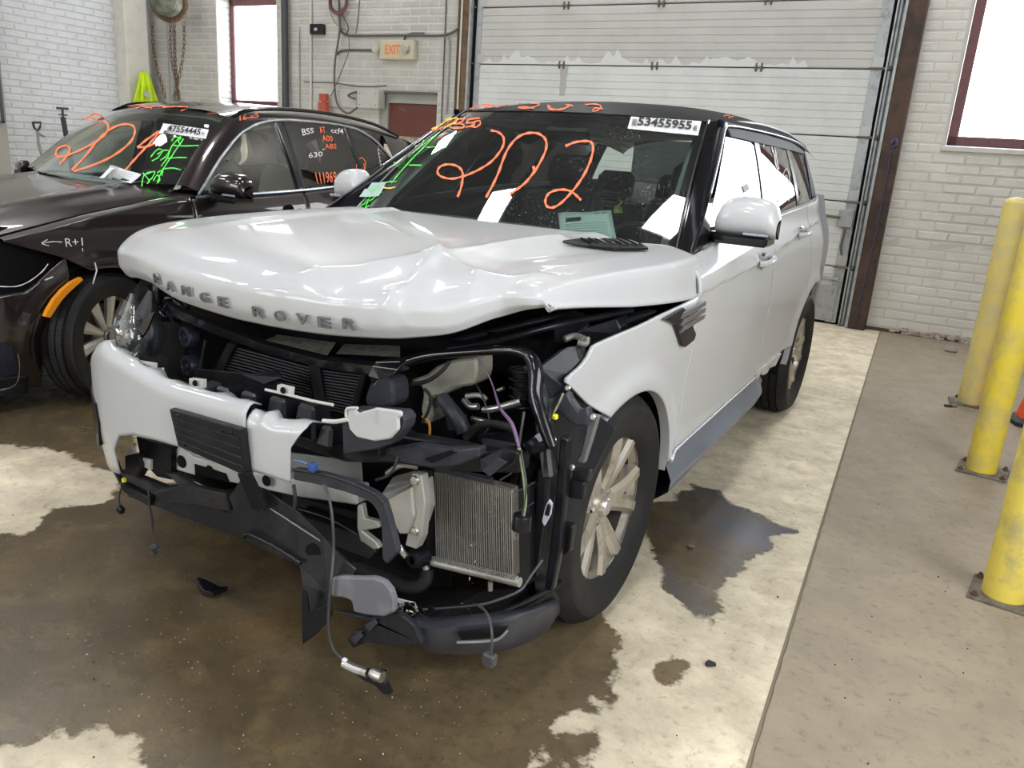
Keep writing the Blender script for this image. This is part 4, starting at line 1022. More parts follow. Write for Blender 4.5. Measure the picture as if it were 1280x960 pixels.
# white-painted steel beam behind the lower grille, with holes
poly_plate('crash_beam', WHITE_IN, [(208,563,-.66),(222,559,-.66),(242,572,-.66),(300,588,-.66),(370,600,-.64),(446,610,-.62),(446,632,-.62),(372,622,-.64),(300,606,-.66),(240,594,-.66),(212,586,-.66)], car, .06, bevel=.006)
for a, b, r_ in ((227,577,.020),(333,601,.016),(262,589,.018)): MB().lathe([(0,.003),(r_,.003),(r_+.002,0)], PY(a, b, -.662), (0,-1,0), 20).build('beam_hole', DARK, car)
poly_plate('beam_opening', DARK, [(243,580,-.663),(282,592,-.663),(286,602,-.663),(244,594,-.663)], car, .004, bevel=0)
poly_plate('inner_plate', mat('pale_steel', (.36,.37,.35), .5, .3), [(362,566,-.52),(450,578,-.50),(452,606,-.50),(362,596,-.52)], car, .01)
# lower grille opening hardware on the right-hand side
poly_plate('air_duct', BLACK, [(170,546,-.68),(214,560,-.68),(214,600,-.68),(196,596,-.68),(176,576,-.68)], car, .03)
poly_plate('duct_flap', WHITE_IN, [(158,566,-.70),(163,557,-.70),(168,566,-.70)], car, .01, bevel=.001); poly_plate('duct_flap', WHITE_IN, [(178,572,-.69),(188,575,-.69),(188,588,-.69),(180,584,-.69)], car, .01, bevel=.001)
poly_plate('lamp_module', BLACK2, [(155,570,-.70),(172,568,-.70),(178,582,-.70),(170,598,-.70),(156,592,-.70)], car, .04, bevel=.005)
# ---- right headlight
hl = empty('headlight'); hl.parent = car; hl.matrix_parent_inverse = wmat(car).inverted()
lo = [(162,366),(150,386),(140,405),(136,420),(141,436),(150,444),(160,450)]; hi = [(170,368),(176,385),(178,402),(187,418),(184,432),(178,443),(171,451)]
rows = []
for i, (a, b) in enumerate(zip(lo, hi)):
    r = []
    for k in range(9):
        t = k/8; px = a[0]+(b[0]-a[0])*t; py = a[1]+(b[1]-a[1])*t; r.append(PY(px, py, -.60-.05*math.sin(PI*t)*math.sin(PI*(i+.5)/7)-.05*(1-t)*0+.05*(i/6-.5)*-1))
    rows.append(r)
MB().grid(rows).build('lens', LENS, hl, True, 1.2)
rows2 = [[p+Vector((.0,.07,-.0)) for p in r] for r in rows]; MB().grid(rows2).build('lamp_housing', mat('lamp_grey', (.04,.042,.05), .35, .3), hl, True)
for a, b, r_ in ((158,405,.030),(172,432,.028)):
    MB().lathe([(0,.0),(r_*.6,.012),(r_,.03),(r_+.006,.032)], PY(a, b, -.56)+Vector((0,.01,0)), (0,-1,0), 24).build('reflector', CHROME, hl, True)
    MB().lathe([(0,.04),(r_*.4,.036),(r_*.6,.022),(r_*.6,.0)], PY(a, b, -.56), (0,-1,0), 20).build('projector_lens', GLCL, hl, True)
for k in range(7):
    a, b = random.uniform(160, 178), random.uniform(395, 440); mb = MB(); mb.box(PY(a, b, -.60), (.018, .006, random.uniform(.01, .04)), Matrix.Rotation(random.uniform(-1,1), 3, 'Y')@rotz(random.uniform(-1,1))); mb.build('broken_chrome', CHROME if k % 2 else LENS, hl)
poly_plate('torn_trim', GLOSSBLK, [(158,437,-.63),(172,412,-.63),(186,392,-.63),(193,390,-.63),(184,412,-.63),(170,432,-.63),(161,440,-.63)], hl, .008, bevel=.001)
for cx, cy, r_ in ((197,362,.052),(196,362,.036)):
    c_ = PY(cx, cy, -.50); MB().tube([c_+Vector((math.cos(a)*r_*.55, -.02*math.cos(a), math.sin(a)*r_)) for a in np.linspace(0, 2*PI, 25)], .009, 8, False).build('lamp_back_ring', BLACK2 if r_ > .04 else BLACK, hl, True)
poly_plate('lamp_carrier', DARK, [(166,362,-.45),(176,350,-.45),(196,350,-.45),(206,362,-.45),(204,384,-.45),(184,380,-.47),(172,372,-.48)], hl, .03)
# tangled bits by the headlight
for k in range(16):
    a, b = random.uniform(185, 235), random.uniform(372, 402); px_tube('broken_bracket', random.choice([BLACK, GLOSSBLK, BLACK2]), [(a, b, -.52), (a+random.uniform(-18,18), b+random.uniform(-10,12), -.52), (a+random.uniform(-22,22), b+random.uniform(-6,10), -.50)], random.uniform(.003,.007), car, n=5, k=3)
# ---- upper support panel
def beam(name, m, top, th, y0, parent=car, dpt=.06, dz=.0):
    rows = []
    for i, (a, b, y) in enumerate(top):
        p = PY(a, b, y); k = (p-CAM).length/988.6; h_ = th[i]*k if isinstance(th, list) else th*k
        rows.append([p+Vector((0, dpt, .006+dz)), p+Vector((0, .008, .004+dz)), p+Vector((0, -.002, -.006)), p+Vector((0, 0, -h_+.004)), p+Vector((0, .008, -h_)), p+Vector((0, dpt, -h_))])
    return MB().grid(rows).build(name, m, parent, True, .7)
beam('support_panel', GLOSSBLK, [(176,350,-.44),(196,368,-.50),(218,383,-.54),(262,402,-.57),(330,428,-.58),(400,447,-.58),(470,455,-.56),(512,446,-.50)], [20,16,14,14,14,14,16,18], 0)
MB().add([PY(332,427,-.575)+Vector((0,.0,.004)), PY(409,446,-.575)+Vector((0,.0,.004)), PY(420,428,-.50), PY(346,418,-.50)], [(0,1,2,3)]).build('dusty_shelf', DUST, car)
MB().add([PY(420,444,-.575)+Vector((0,.0,.004)), PY(500,448,-.55)+Vector((0,.0,.004)), PY(500,432,-.46), PY(430,430,-.48)], [(0,1,2,3)]).build('dusty_shelf', DUST, car)
# ---- radiator packs with fins
for (l0, l1, r0, r1, n) in (((291,432),(268,478),(386,458),(392,508),13), ((402,462),(406,512),(452,468),(440,520),14)):
    core = poly_plate('radiator_core', DARK, [(*l0,-.44),(*r0,-.44),(*r1,-.44),(*l1,-.44)], car, .03, bevel=0)
    for k in range(n):
        t = (k+.5)/n; a = (l0[0]+(l1[0]-l0[0])*t, l0[1]+(l1[1]-l0[1])*t); b = (r0[0]+(r1[0]-r0[0])*t, r0[1]+(r1[1]-r0[1])*t)
        MB().tube([PY(*a, -.446), PY(*b, -.446)], .0026, 5).build('fin', FIND, core)
poly_plate('radiator_post', BLACK2, [(384,453,-.46),(398,457,-.46),(406,508,-.46),(393,508,-.46)], car, .02, bevel=.003)
poly_plate('radiator_post', BLACK2, [(284,428,-.46),(294,431,-.46),(274,470,-.46),(265,466,-.46)], car, .02, bevel=.003)
poly_plate('radiator_post', BLACK2, [(452,460,-.47),(459,463,-.47),(444,516,-.47),(436,514,-.47)], car, .02, bevel=.003)
poly_plate('air_guide', BLACK2, [(243,461,-.54),(300,466,-.55),(352,478,-.55),(350,492,-.55),(300,484,-.55),(240,472,-.54)], car, .012, bevel=.002)
poly_plate('air_guide', BLACK2, [(300,468,-.56),(346,463,-.54),(352,472,-.56),(330,480,-.57)], car, .008, bevel=.001)
px_tube('tie_rod', BLACK2, [(257,425,-.50),(253,445,-.51),(250,463,-.52)], .004, car)
# horns
for a, b in ((235,421),(237,457)):
    c_ = PY(a, b, -.50); h_ = MB().lathe([(0,.016),(.010,.016),(.012,.010),(.022,.010),(.024,.016),(.034,.014),(.038,.004),(.036,-.02),(.02,-.04),(0,-.04)], c_, (-.1,-1,0), 28).build('horn', mat('horn_blue_black', (.02,.024,.04), .4), car, True, .5)
px_tube('horn_bracket', BLACK, [(228,408,-.49),(232,430,-.485),(230,462,-.49),(240,480,-.49)], .008, car)
# dark bulk of engine bay
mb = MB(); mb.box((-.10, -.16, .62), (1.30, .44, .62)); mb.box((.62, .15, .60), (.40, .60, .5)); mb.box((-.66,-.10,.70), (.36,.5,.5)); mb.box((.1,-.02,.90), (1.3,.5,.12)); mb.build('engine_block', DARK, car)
# ---- left side of the bay
poly_plate('expansion_tank', BEIGE, [(a,b,-.46) for a,b in ((512,475),(530,470),(545,458),(560,452),(578,448),(595,447),(596,460),(595,473),(590,482),(575,484),(565,486),(552,495),(541,497),(536,502),(541,515),(540,522),(535,531),(529,531),(525,512),(528,492),(526,483),(514,481))], car, .09, bevel=.008)
px_tube('coolant_hose', RUBBER, [(516,480,-.52),(535,476,-.53),(552,464,-.53),(562,452,-.52)], .006, car)
px_tube('coolant_hose', RUBBER, [(530,486,-.53),(538,496,-.53),(536,512,-.53),(528,528,-.53)], .005, car)
px_tube('amber_tube', mat('amber_tube', (.30,.13,.02), .4), [(528,520,-.53),(536,528,-.53),(537,542,-.53),(534,552,-.53)], .004, car)
poly_plate('air_inlet', GREYPL, [(a,b,-.55) for a,b in ((454,500),(458,486),(464,474),(476,470),(490,477),(492,492),(491,507),(480,511),(458,510))], car, .08, bevel=.010)
poly_plate('broken_grille_shard', GLOSSBLK, [(460,470,-.62),(466,458,-.61),(471,451,-.60),(509,446,-.56),(505,453,-.58),(492,467,-.61),(483,473,-.62),(474,474,-.62),(467,482,-.64)], car, .006, bevel=.001)
for k, (a, b) in enumerate((((466,458),(497,462)),((470,453),(500,452)))): px_tube('shard_edge', STEEL, [(*a,-.625),(*b,-.605)], .0012, car, n=4)
px_tube('inner_frame', GLOSSBLK, [(508,452,-.50),(540,444,-.49),(590,440,-.47),(640,438,-.45),(662,446,-.45),(670,466,-.46),(669,492,-.48),(676,520,-.50),(690,560,-.52)], [.016,.014,.012,.013,.018,.022,.020,.018,.016], car, n=10)
px_tube('inner_frame', BLACK, [(560,436,-.40),(620,426,-.36),(690,408,-.26),(750,396,-.05),(790,388,.08)], .010, car, n=10)
px_tube('inner_frame', BLACK2, [(540,434,-.36),(610,416,-.26),(680,400,-.15),(720,392,-.05)], .012, car)
poly_plate('caution_label', mat('yellow_label', (.45,.38,.02), .6), [(617,432,-.392),(637,432,-.39),(637,437,-.39),(617,437,-.392)], car, .001, bevel=0)
px_tube('steel_pipe', STEEL, [(604,512,-.42),(622,510,-.42),(651,502,-.40)], [.009,.010,.013], car, n=10)
px_tube('pipe_fitting', STEEL, [(580,500,-.42),(588,508,-.43),(598,508,-.43)], .010, car, n=8)
px_tube('pipe_fitting', ALLOY, [(583,495,-.41),(600,494,-.41),(608,500,-.41)], .008, car, n=8)
px_tube('pipe_fitting', STEEL, [(590,523,-.42),(606,527,-.42),(618,530,-.42)], .009, car, n=8)
px_tube('steel_clip', STEEL, [(622,488,-.38),(630,485,-.38)], .006, car)
px_tube('intake_bellows', BLACK, [(652,458,-.36),(656,475,-.36),(655,496,-.36),(652,510,-.37)], .034, car, n=14)
for k in range(5): c_ = PY(653+k*.2, 462+k*11, -.37); MB().lathe([(.036,-.004),(.040,0),(.036,.004)], c_, (0,0,1), 20).build('bellows_ring', BLACK2, car, True)
px_tube('grey_hose', GREYPL, [(553,498,-.46),(562,510,-.47),(573,524,-.48),(580,540,-.48)], .022, car, n=12)
px_tube('black_hose', RUBBER, [(582,548,-.52),(590,538,-.52),(602,531,-.52),(620,530,-.52),(640,535,-.52)], .011, car, n=10)
px_tube('black_hose', RUBBER, [(500,530,-.50),(515,545,-.52),(540,552,-.52)], .014, car, n=10)
poly_plate('lamp_bracket', GREYPL, [(556,522,-.47),(576,520,-.47),(580,540,-.47),(560,538,-.47)], car, .03)
poly_plate('inner_panel', BLACK, [(596,545,-.5),(640,540,-.5),(652,556,-.5),(610,566,-.52)], car, .02)
# ---- strut tower side: black structure between bay and wheel
poly_plate('side_frame', BLACK2, [(672,458,-.44),(700,436,-.38),(722,434,-.34),(728,452,-.34),(712,470,-.38),(706,486,-.40),(690,500,-.42),(684,540,-.46),(690,600,-.50),(676,600,-.50),(668,540,-.48),(664,490,-.45)], car, .05, bevel=.008)
poly_plate('side_frame', BLACK, [(690,400,-.22),(722,392,-.1),(730,410,-.2),(706,430,-.3),(692,428,-.32)], car, .05, bevel=.008)
poly_plate('fuse_box', BLACK, [(722,413,-.16),(770,398,.0),(776,410,.0),(776,418,.0),(738,432,-.2),(726,430,-.2)], car, .10, bevel=.01)
poly_plate('fuse_box', BLACK, [(778,396,.05),(806,388,.15),(810,398,.15),(780,410,.03)], car, .10, bevel=.01)
HG = mat('hinge_grey_dark', (.16,.15,.13), .5, .4)
px_tube('bare_hinge', HG, [(706,424,-.32),(718,420,-.30),(730,424,-.31)], .010, car); px_tube('bare_hinge', HG, [(722,428,-.32),(732,430,-.31),(734,422,-.30)], .009, car)
# wheel liner front and its brackets
lin = poly_plate('splash_liner', BLACK2, [(680,470,-.36),(712,482,-.36),(745,520,-.24),(770,535,-.16),(742,590,-.26),(722,640,-.32),(706,700,-.34),(698,752,-.34),(672,768,-.40),(664,700,-.44),(672,620,-.46),(680,560,-.44)], car, .012, bevel=.003)
poly_plate('liner_fin', GREYPL, [(a,b,-.44) for a,b in ((704,492),(709,490),(714,502),(723,514),(734,509),(736,520),(734,533),(720,533),(706,524),(697,514),(693,511))], lin, .03, bevel=.006)
poly_plate('liner_bracket', mat('liner_bracket_grey', (.14,.14,.145), .5), [(a,b,-.40) for a,b in ((736,518),(748,520),(741,545),(733,570),(730,580),(719,578),(725,568),(731,545))], lin, .02, bevel=.004)
poly_plate('liner_bracket', BLACK2, [(a,b,-.41) for a,b in ((716,586),(738,588),(734,604),(714,602))], lin, .02, bevel=.004)
poly_plate('liner_post', BLACK, [(a,b,-.46) for a,b in ((700,545),(710,550),(706,620),(700,690),(690,740),(680,738),(686,690),(694,620))], lin, .03, bevel=.005)
poly_plate('liner_post', BLACK, [(a,b,-.48) for a,b in ((672,585),(684,590),(680,660),(672,720),(662,730),(658,720),(666,660))], lin, .03, bevel=.005)
poly_plate('liner_step', BLACK, [(a,b,-.43) for a,b in ((708,600),(730,604),(728,625),(706,622))], lin, .03, bevel=.004)
poly_plate('liner_step', BLACK, [(a,b,-.43) for a,b in ((700,655),(716,658),(712,690),(698,700))], lin, .03, bevel=.004)
for a, b, y in ((741,521,-.425),(692,550,-.48),(715,584,-.435),(710,485,-.41),(641,776,-.6)): MB().lathe([(0,.006),(.006,.006),(.009,.002),(.009,0)], PY(a, b, y), (0,-1,.1), 12).build('liner_screw', STEEL, lin if a != 641 else car, True)
px_tube('lamp_stay', STEEL, [(704,492,-.47),(697,507,-.47),(688,522,-.47)], .0035, car)
px_tube('lamp_stay', GREYPL, [(690,528,-.48),(672,545,-.49),(655,558,-.50)], .005, car)
MB().box(PY(694,521,-.47), (.014,.014,.014), ch=.003).build('yellow_connector', YELCAP, car)
MB().box(PY(682,533,-.49), (.032,.02,.020), Matrix.Rotation(.6,3,'Y'), ch=.003).build('connector', GLOSSBLK, car)
poly_plate('white_clip', mat('grey_clip', (.45,.46,.50), .4), [(668,545,-.50),(676,540,-.50),(680,550,-.50),(674,553,-.50)], car, .01, bevel=.001)
MB().lathe([(0,.02),(.012,.02),(.020,.014),(.022,-.02)], PY(667,558,-.50), (-.2,-1,0), 20).build('connector', BLACK, car, True, .5)
poly_plate('side_clip', mat('pale_clip', (.42,.45,.52), .35), [(677,652,-.50),(681,634,-.50),(686,624,-.50),(690,630,-.50),(688,644,-.50),(680,658,-.50)], car, .008, bevel=.002)
poly_plate('side_clip', BLACK, [(680,644,-.51),(684,630,-.51),(688,634,-.51),(685,646,-.51)], car, .008, bevel=.002)
# ---- oil cooler with bottom tube
ck = [(543,587,-.56),(641,611,-.56),(643,722,-.56),(545,698,-.56)]; cq = [PY(*p) for p in ck]
co = poly_plate('cooler_core', FIN, ck, car, .03, bevel=.002)
for k in range(38):
    t = (k+.5)/38; a = cq[0].lerp(cq[1], t); b = cq[3].lerp(cq[2], t); a = a+(b-a)*.02; j = .0016*math.sin(k*7.3)
    MB().tube([a+Vector((0,-.002,0)), a.lerp(b,.5)+Vector((j,-.003,0)), b+Vector((0,-.002,0))], .0013, 4).build('fin', ALLOY, co)
MB().tube([PY(541,702,-.57), PY(650,728,-.57)], .0135, 14).build('cooler_tube', ALLOY, co, True)
mb = MB()
for k in range(36):
    p = PY(541,702,-.57).lerp(PY(650,728,-.57), (k+.7)/37); mb.box(p+Vector((0,-.004,.012)), (.0030,.016,.010))
tag(mb.build('tube_teeth', ALLOY, co), kind='stuff')
px_tube('cooler_pipe', ALLOY, [(533,712,-.57),(531,704,-.57),(536,699,-.57),(546,703,-.57)], .011, co, n=12)
px_tube('cooler_pipe', ALLOY, [(613,727,-.57),(613,738,-.57)], .007, co)
poly_plate('cooler_side', BLACK, [(528,586,-.53),(542,588,-.53),(545,700,-.53),(532,690,-.53)], car, .04, bevel=.003)
poly_plate('cooler_side', BLACK, [(643,612,-.54),(662,606,-.50),(664,650,-.50),(662,730,-.50),(646,735,-.54)], car, .04, bevel=.003)
poly_plate('cooler_rail', GREYPL, [(543,584,-.575),(612,599,-.575),(611,605,-.575),(543,589,-.575)], car, .02, bevel=.001)
for k in range(16):
    c_ = cq[0].lerp(cq[1], random.uniform(.1,.95)).lerp(cq[3].lerp(cq[2], .5), random.uniform(.3,1.5)); MB().tube([c_+Vector((0,-.0045,0)), c_+Vector((random.uniform(-.012,.012), -.0055, random.uniform(-.012,.012)))], .0016, 4).build('bent_fin', CHROME, co)
px_tube('rubber_hose', RUBBER, [(446,708,-.58),(462,714,-.60),(482,722,-.60),(505,733,-.60),(524,732,-.59),(533,722,-.575),(533,712,-.57)], .020, car, n=14)
# ---- cast crash box
cb = poly_plate('crash_box', ALLOY, [(480,625,-.70),(514,608,-.70),(517,645,-.70),(510,668,-.70),(499,668,-.70),(488,646,-.70)], car, .10, bevel=.004)
poly_plate('crash_box_top', ALLOY, [(476,617,-.69),(490,597,-.60),(515,590,-.60),(521,602,-.66),(514,609,-.705),(481,626,-.705)], cb, .02, bevel=.003)
poly_plate('crash_box_web', ALLOY, [(a,b,-.69) for a,b in ((514,592),(527,594),(531,630),(527,672),(520,687),(506,682),(510,664),(517,645),(514,608))], cb, .03, bevel=.003)
px_tube('crash_box_rib', ALLOY, [(480,622,-.667),(500,616,-.667),(524,602,-.667)], .004, cb)
MB().lathe([(0,.008),(.010,.007),(.012,0)], PY(519,664,-.69), (0,-1,0), 14).build('bolt', STEEL, cb, True)
MB().lathe([(0,.008),(.011,.007),(.013,0)], PY(519,600,-.69), (0,-1,0), 14).build('bolt', STEEL, cb, True)
poly_plate('cast_bracket', ALLOY, [(a,b,-.70) for a,b in ((446,632),(452,630),(455,648),(472,652),(474,660),(452,664),(470,678),(474,686),(466,687),(450,676),(446,660))], car, .02, bevel=.003)
px_tube('chrome_coupling', STEEL, [(499,682,-.66),(503,690,-.66),(508,696,-.66)], .009, car)
MB().lathe([(.012,.02),(.022,.02),(.030,.01),(.030,-.03)], PY(521,698,-.60), (-.2,-1,0), 24).build('pulley', BLACK, car, True, .5)
px_tube('fan_shroud', ALLOY, [(484,592,-.60),(500,582,-.60),(522,584,-.58)], .008, car)
# curved black arm and blue connector
arm = poly_plate('curved_arm', GREYPL, [(a,b,-.86) for a,b in ((366,586),(380,587),(405,592),(437,602),(467,615),(480,626),(486,645),(492,668),(497,690),(482,706),(477,698),(476,660),(472,642),(464,630),(452,623),(430,615),(392,605),(366,600))], car, .02, bevel=.004)
px_tube('arm_edge', BLACK2, [(366,587,-.862),(405,593,-.862),(437,603,-.862),(466,616,-.862),(480,628,-.862)], .004, arm)
MB().box(PY(391,584,-.87), (.022,.02,.022), ch=.004).build('blue_connector', mat('blue_connector', (.02,.06,.22), .35), car)
px_tube('blue_lead', mat('blue_lead', (.08,.16,.30), .4), [(384,580,-.86),(376,577,-.86),(368,576,-.85)], .003, car)
# ---- torn lower valance and undertray
poly_plate('lower_valance', BLACK2, [(a,b,y) for a,b,y in ((148,588,-.70),(166,594,-.70),(186,602,-.71),(210,612,-.72),(186,614,-.73),(214,608,-.73),(250,612,-.74),(286,624,-.75),(330,640,-.76),(380,668,-.77),(410,690,-.78),(410,712,-.78),(376,708,-.77),(336,692,-.76),(300,674,-.76),(250,656,-.75),(200,636,-.74),(160,622,-.72))], car, .03, bevel=.004)
poly_plate('lower_lip', BLACK, [(a,b,y) for a,b,y in ((150,604,-.73),(186,622,-.75),(186,634,-.75),(154,616,-.73),(140,590,-.70),(138,576,-.69))], car, .03, bevel=.004)
poly_plate('valance_blade', BLACK2, [(a,b,y) for a,b,y in ((190,616,-.78),(230,606,-.78),(282,618,-.79),(286,640,-.79),(240,632,-.79),(206,630,-.78))], car, .02, bevel=.004)
poly_plate('valance_blade', BLACK2, [(a,b,y) for a,b,y in ((205,590,-.74),(220,592,-.74),(262,618,-.76),(282,636,-.77),(278,642,-.77),(240,624,-.76))], car, .015, bevel=.003)
poly_plate('undertray_sheet', BLACK2, [(a,b,y) for a,b,y in ((286,622,-.80),(300,600,-.80),(330,612,-.80),(372,640,-.80),(404,672,-.80),(430,700,-.80),(445,712,-.78),(436,726,-.80),(412,742,-.82),(414,770,-.84),(396,792,-.84),(378,806,-.84),(376,770,-.83),(378,730,-.82),(374,708,-.81),(330,684,-.80),(304,668,-.80))], car, .008, bevel=.002)
MB().lathe([(0,.004),(.030,.004),(.031,0)], PY(393,692,-.802), (0,-1,0), 24).build('tray_hole', DARK, car)
px_tube('tray_fold', BLACK, [(305,672,-.81),(312,668,-.815),(345,684,-.815),(376,704,-.82)], .006, car)
px_tube('tray_crease', mat('pale_crease', (.20,.20,.21), .5), [(338,636,-.81),(360,650,-.81),(400,676,-.81)], .002, car)
poly_plate('tray_tab', BLACK, [(a,b,-.86) for a,b in ((377,737),(383,742),(386,765),(410,757),(412,776),(378,806))], car, .006, bevel=.001)
for d in (0, 9):
    poly_plate('strap', BLACK, [(296+d,592,-.85),(304+d,591,-.85),(327+d*.7,634,-.83),(322+d*.7,640,-.83),(315+d,638,-.83)], car, .008, bevel=.0015)
px_tube('dangling_strip', GREYPL, [(367,606,-.82),(369,622,-.82),(368,636,-.81)], .005, car)
# grey skid trim and left lower bumper corner
poly_plate('skid_trim', mat('skid_grey', (.13,.13,.15), .45, noise=(10,(.18,.18,.2),.5,.7)), [(a,b,-.92) for a,b in ((411,724),(424,721),(450,722),(468,722),(480,727),(489,738),(493,752),(492,766),(478,772),(458,770),(441,766),(438,752),(428,748),(413,747))], car, .02, bevel=.006)
poly_plate('skid_trim', BLACK2, [(a,b,-.90) for a,b in ((414,764),(440,768),(460,774),(492,764),(506,772),(518,782),(528,806),(510,808),(472,806),(456,804),(440,811),(433,799),(440,790),(452,788),(460,776),(438,772))], car, .02, bevel=.005)
for a, b in ((437,798),(455,782)): poly_plate('torn_edge', GREYPL, [(a,b,-.91),(a+12,b-8,-.91),(a+16,b-2,-.91),(a+6,b+8,-.91)], car, .006, bevel=.001)
tp = [(514,780,-.86),(535,786,-.86),(585,782,-.80),(635,776,-.68),(668,768,-.55),(690,760,-.42),(701,755,-.30)]
bt = [(533,812,-.83),(545,816,-.83),(585,817,-.76),(635,811,-.63),(664,801,-.51),(684,788,-.40),(697,768,-.30)]
rows = []
for a, b in zip(smooth_path([PY(*p) for p in tp], 5), smooth_path([PY(*p) for p in bt], 5)):
    n = Vector((.45, -.9, 0)); r = [a+Vector((-.02,.05,-.004)), a+Vector((-.005,.012,.002))]+[a.lerp(b, k/8)+n*.014*math.sin(PI*k/8) for k in range(9)]+[b+Vector((-.03,.07,.0))]
    rows.append(r)
lb = MB().grid(rows).build('lower_bumper_corner', GREYPL, car, True, .8); solid(lb, .004, 0)
poly_plate('bumper_slot', DARK, [(571,791,-.84),(600,789,-.80),(633,784,-.715),(630,793,-.70),(621,797,-.72),(577,800,-.82)], lb, .01, bevel=0)
px_tube('slot_edge', mat('slot_edge_grey', (.15,.15,.17), .4), [(571,803,-.84),(600,802,-.80),(622,799,-.735),(634,788,-.70)], .004, lb)
# dark fill behind the lower corner
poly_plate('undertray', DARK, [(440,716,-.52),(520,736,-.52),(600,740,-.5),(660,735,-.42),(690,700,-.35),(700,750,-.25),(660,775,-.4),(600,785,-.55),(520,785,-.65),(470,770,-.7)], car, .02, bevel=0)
for k in range(5): px_tube('splash_rib', BLACK, [(530+k*26,768-k*2,-.70+k*.05),(536+k*26,780-k*3,-.74+k*.05)], .008, car, n=5, k=1)
px_tube('splash_edge', BLACK, [(640,770,-.60),(670,752,-.48),(700,728,-.36)], .010, car); px_tube('splash_edge', BLACK2, [(600,776,-.68),(650,756,-.55),(690,735,-.42)], .007, car)
# smashed fog lamp
fl = empty('fog_lamp'); fl.parent = car; fl.matrix_parent_inverse = wmat(car).inverted()
poly_plate('lamp_tag', PAPER, [(492,747,-.80),(516,753,-.80),(514,757,-.80),(500,755,-.80)], fl, .003, bevel=0)
MB().lathe([(0,.0),(.022,.010),(.034,.030),(.036,.034)], PY(518,766,-.80), (.2,-1,.3), 20).build('reflector', CHROME, fl, True)
for k in range(12): mb = MB(); mb.box(PY(random.uniform(500,548), random.uniform(758,776), -.83), (random.uniform(.008,.025), .004, random.uniform(.006,.016)), Matrix.Rotation(random.uniform(-1,1),3,'Y')@rotz(random.uniform(-1,1))); mb.build('broken_chrome', CHROME if k % 3 else BLACK, fl)
# ---- wiring
px_tube('wire', WIREP, [(600,450,-.45),(610,468,-.46),(617,485,-.48),(625,510,-.55),(640,530,-.60),(649,560,-.64)], [.0022,.0022,.0022,.004,.005,.004], car)
px_tube('wire', WIREP, [(649,560,-.64),(642,568,-.64),(645,575,-.64)], .003, car)
px_tube('wire', WIREB, [(655,515,-.55),(652,535,-.57),(648,560,-.62)], .004, car)
px_tube('wire', WIREGY, [(649,560,-.64),(652,580,-.65),(655,600,-.66),(657,625,-.66),(654,648,-.66)], .004, car)
px_tube('wire', WIREG, [(651,562,-.645),(655,585,-.655),(658,605,-.665),(656,628,-.665),(652,646,-.665)], .002, car)
MB().lathe([(0,.02),(.022,.02),(.024,.015),(.024,-.018),(0,-.018)], PY(652,653,-.66), (0,0,1), 20).build('plug', BLACK, car, True, .5)
for a, b in (((640,618),(668,603)),((646,640),(668,628))): px_tube('wire', WIREG, [(*a,-.62),(*b,-.60)], .0012, car)
px_tube('wire', WIREG, [(526,762,-.74),(560,760,-.73),(600,756,-.72),(622,750,-.70),(650,738,-.66),(662,722,-.62),(678,700,-.58)], .0035, car)
px_tube('wire', WIREG, [(596,756,-.80),(606,763,-.85),(612,775,-.88),(615,795,-.90),(614,818,-.90)], .003, car)
MB().box(PY(612,824,-.90), (.032,.02,.03), ch=.004).box(PY(612,830,-.905), (.018,.018,.008)).build('hanging_connector', WIREG, car)
px_tube('wire', WIREG, [(405,606,-.88),(412,625,-.89),(416,655,-.90),(417,690,-.90),(414,725,-.93),(411,760,-.93),(411,790,-.93),(417,812,-.93),(431,826,-.93)], .0038, car)
lm = MB().tube([PY(430,829,-.93), PY(444,836,-.93), PY(460,841,-.93)], .012, 10).build('torn_lamp_stub', STEEL, car, True)
MB().lathe([(0,.02),(.014,.02),(.016,.0),(.012,-.015),(0,-.015)], PY(470,843,-.93), (1,0,0), 14).build('torn_lamp_body', STEEL, car, True, .5)
poly_plate('torn_lamp_shell', GLOSSBLK, [(a,b,-.92) for a,b in ((432,834),(450,840),(464,838),(478,842),(481,856),(487,870),(478,868),(468,858),(455,852),(440,842))], car, .02, bevel=.003)
MB().box(PY(431,826,-.93), (.014,.012,.014), ch=.003).build('white_connector', PAPER, car)
px_tube('wire', WIREB, [(156,592,-.74),(152,608,-.74),(149,622,-.74),(150,632,-.74)], .0025, car)
MB().box(PY(155,600,-.745), (.010,.010,.014)).build('yellow_connector', YELCAP, car)
MB().box(PY(151,637,-.74), (.026,.02,.024), Matrix.Rotation(.4,3,'Y'), ch=.004).build('hanging_connector', BLACK, car)
px_tube('wire', WIREB, [(186,612,-.77),(187,632,-.77),(190,650,-.77),(191,664,-.77),(196,676,-.77)], [.003,.004,.004,.0025,.002], car)
mb = MB(); mb.box(PY(194,683,-.77), (.028,.02,.020), Matrix.Rotation(-.6,3,'Y'), ch=.004); mb.box(PY(192,690,-.77), (.018,.016,.014)); mb.build('hanging_connector', WIREG, car)
px_tube('wire', WIREB, [(664,560,-.50),(650,575,-.55),(640,590,-.6),(625,600,-.62)], .003, car)
px_tube('wire', WIREB, [(590,470,-.40),(605,500,-.42),(612,530,-.44),(600,548,-.5)], .003, car)
px_tube('wire', WIREB, [(500,560,-.70),(490,590,-.72),(470,600,-.72)], .004, car)

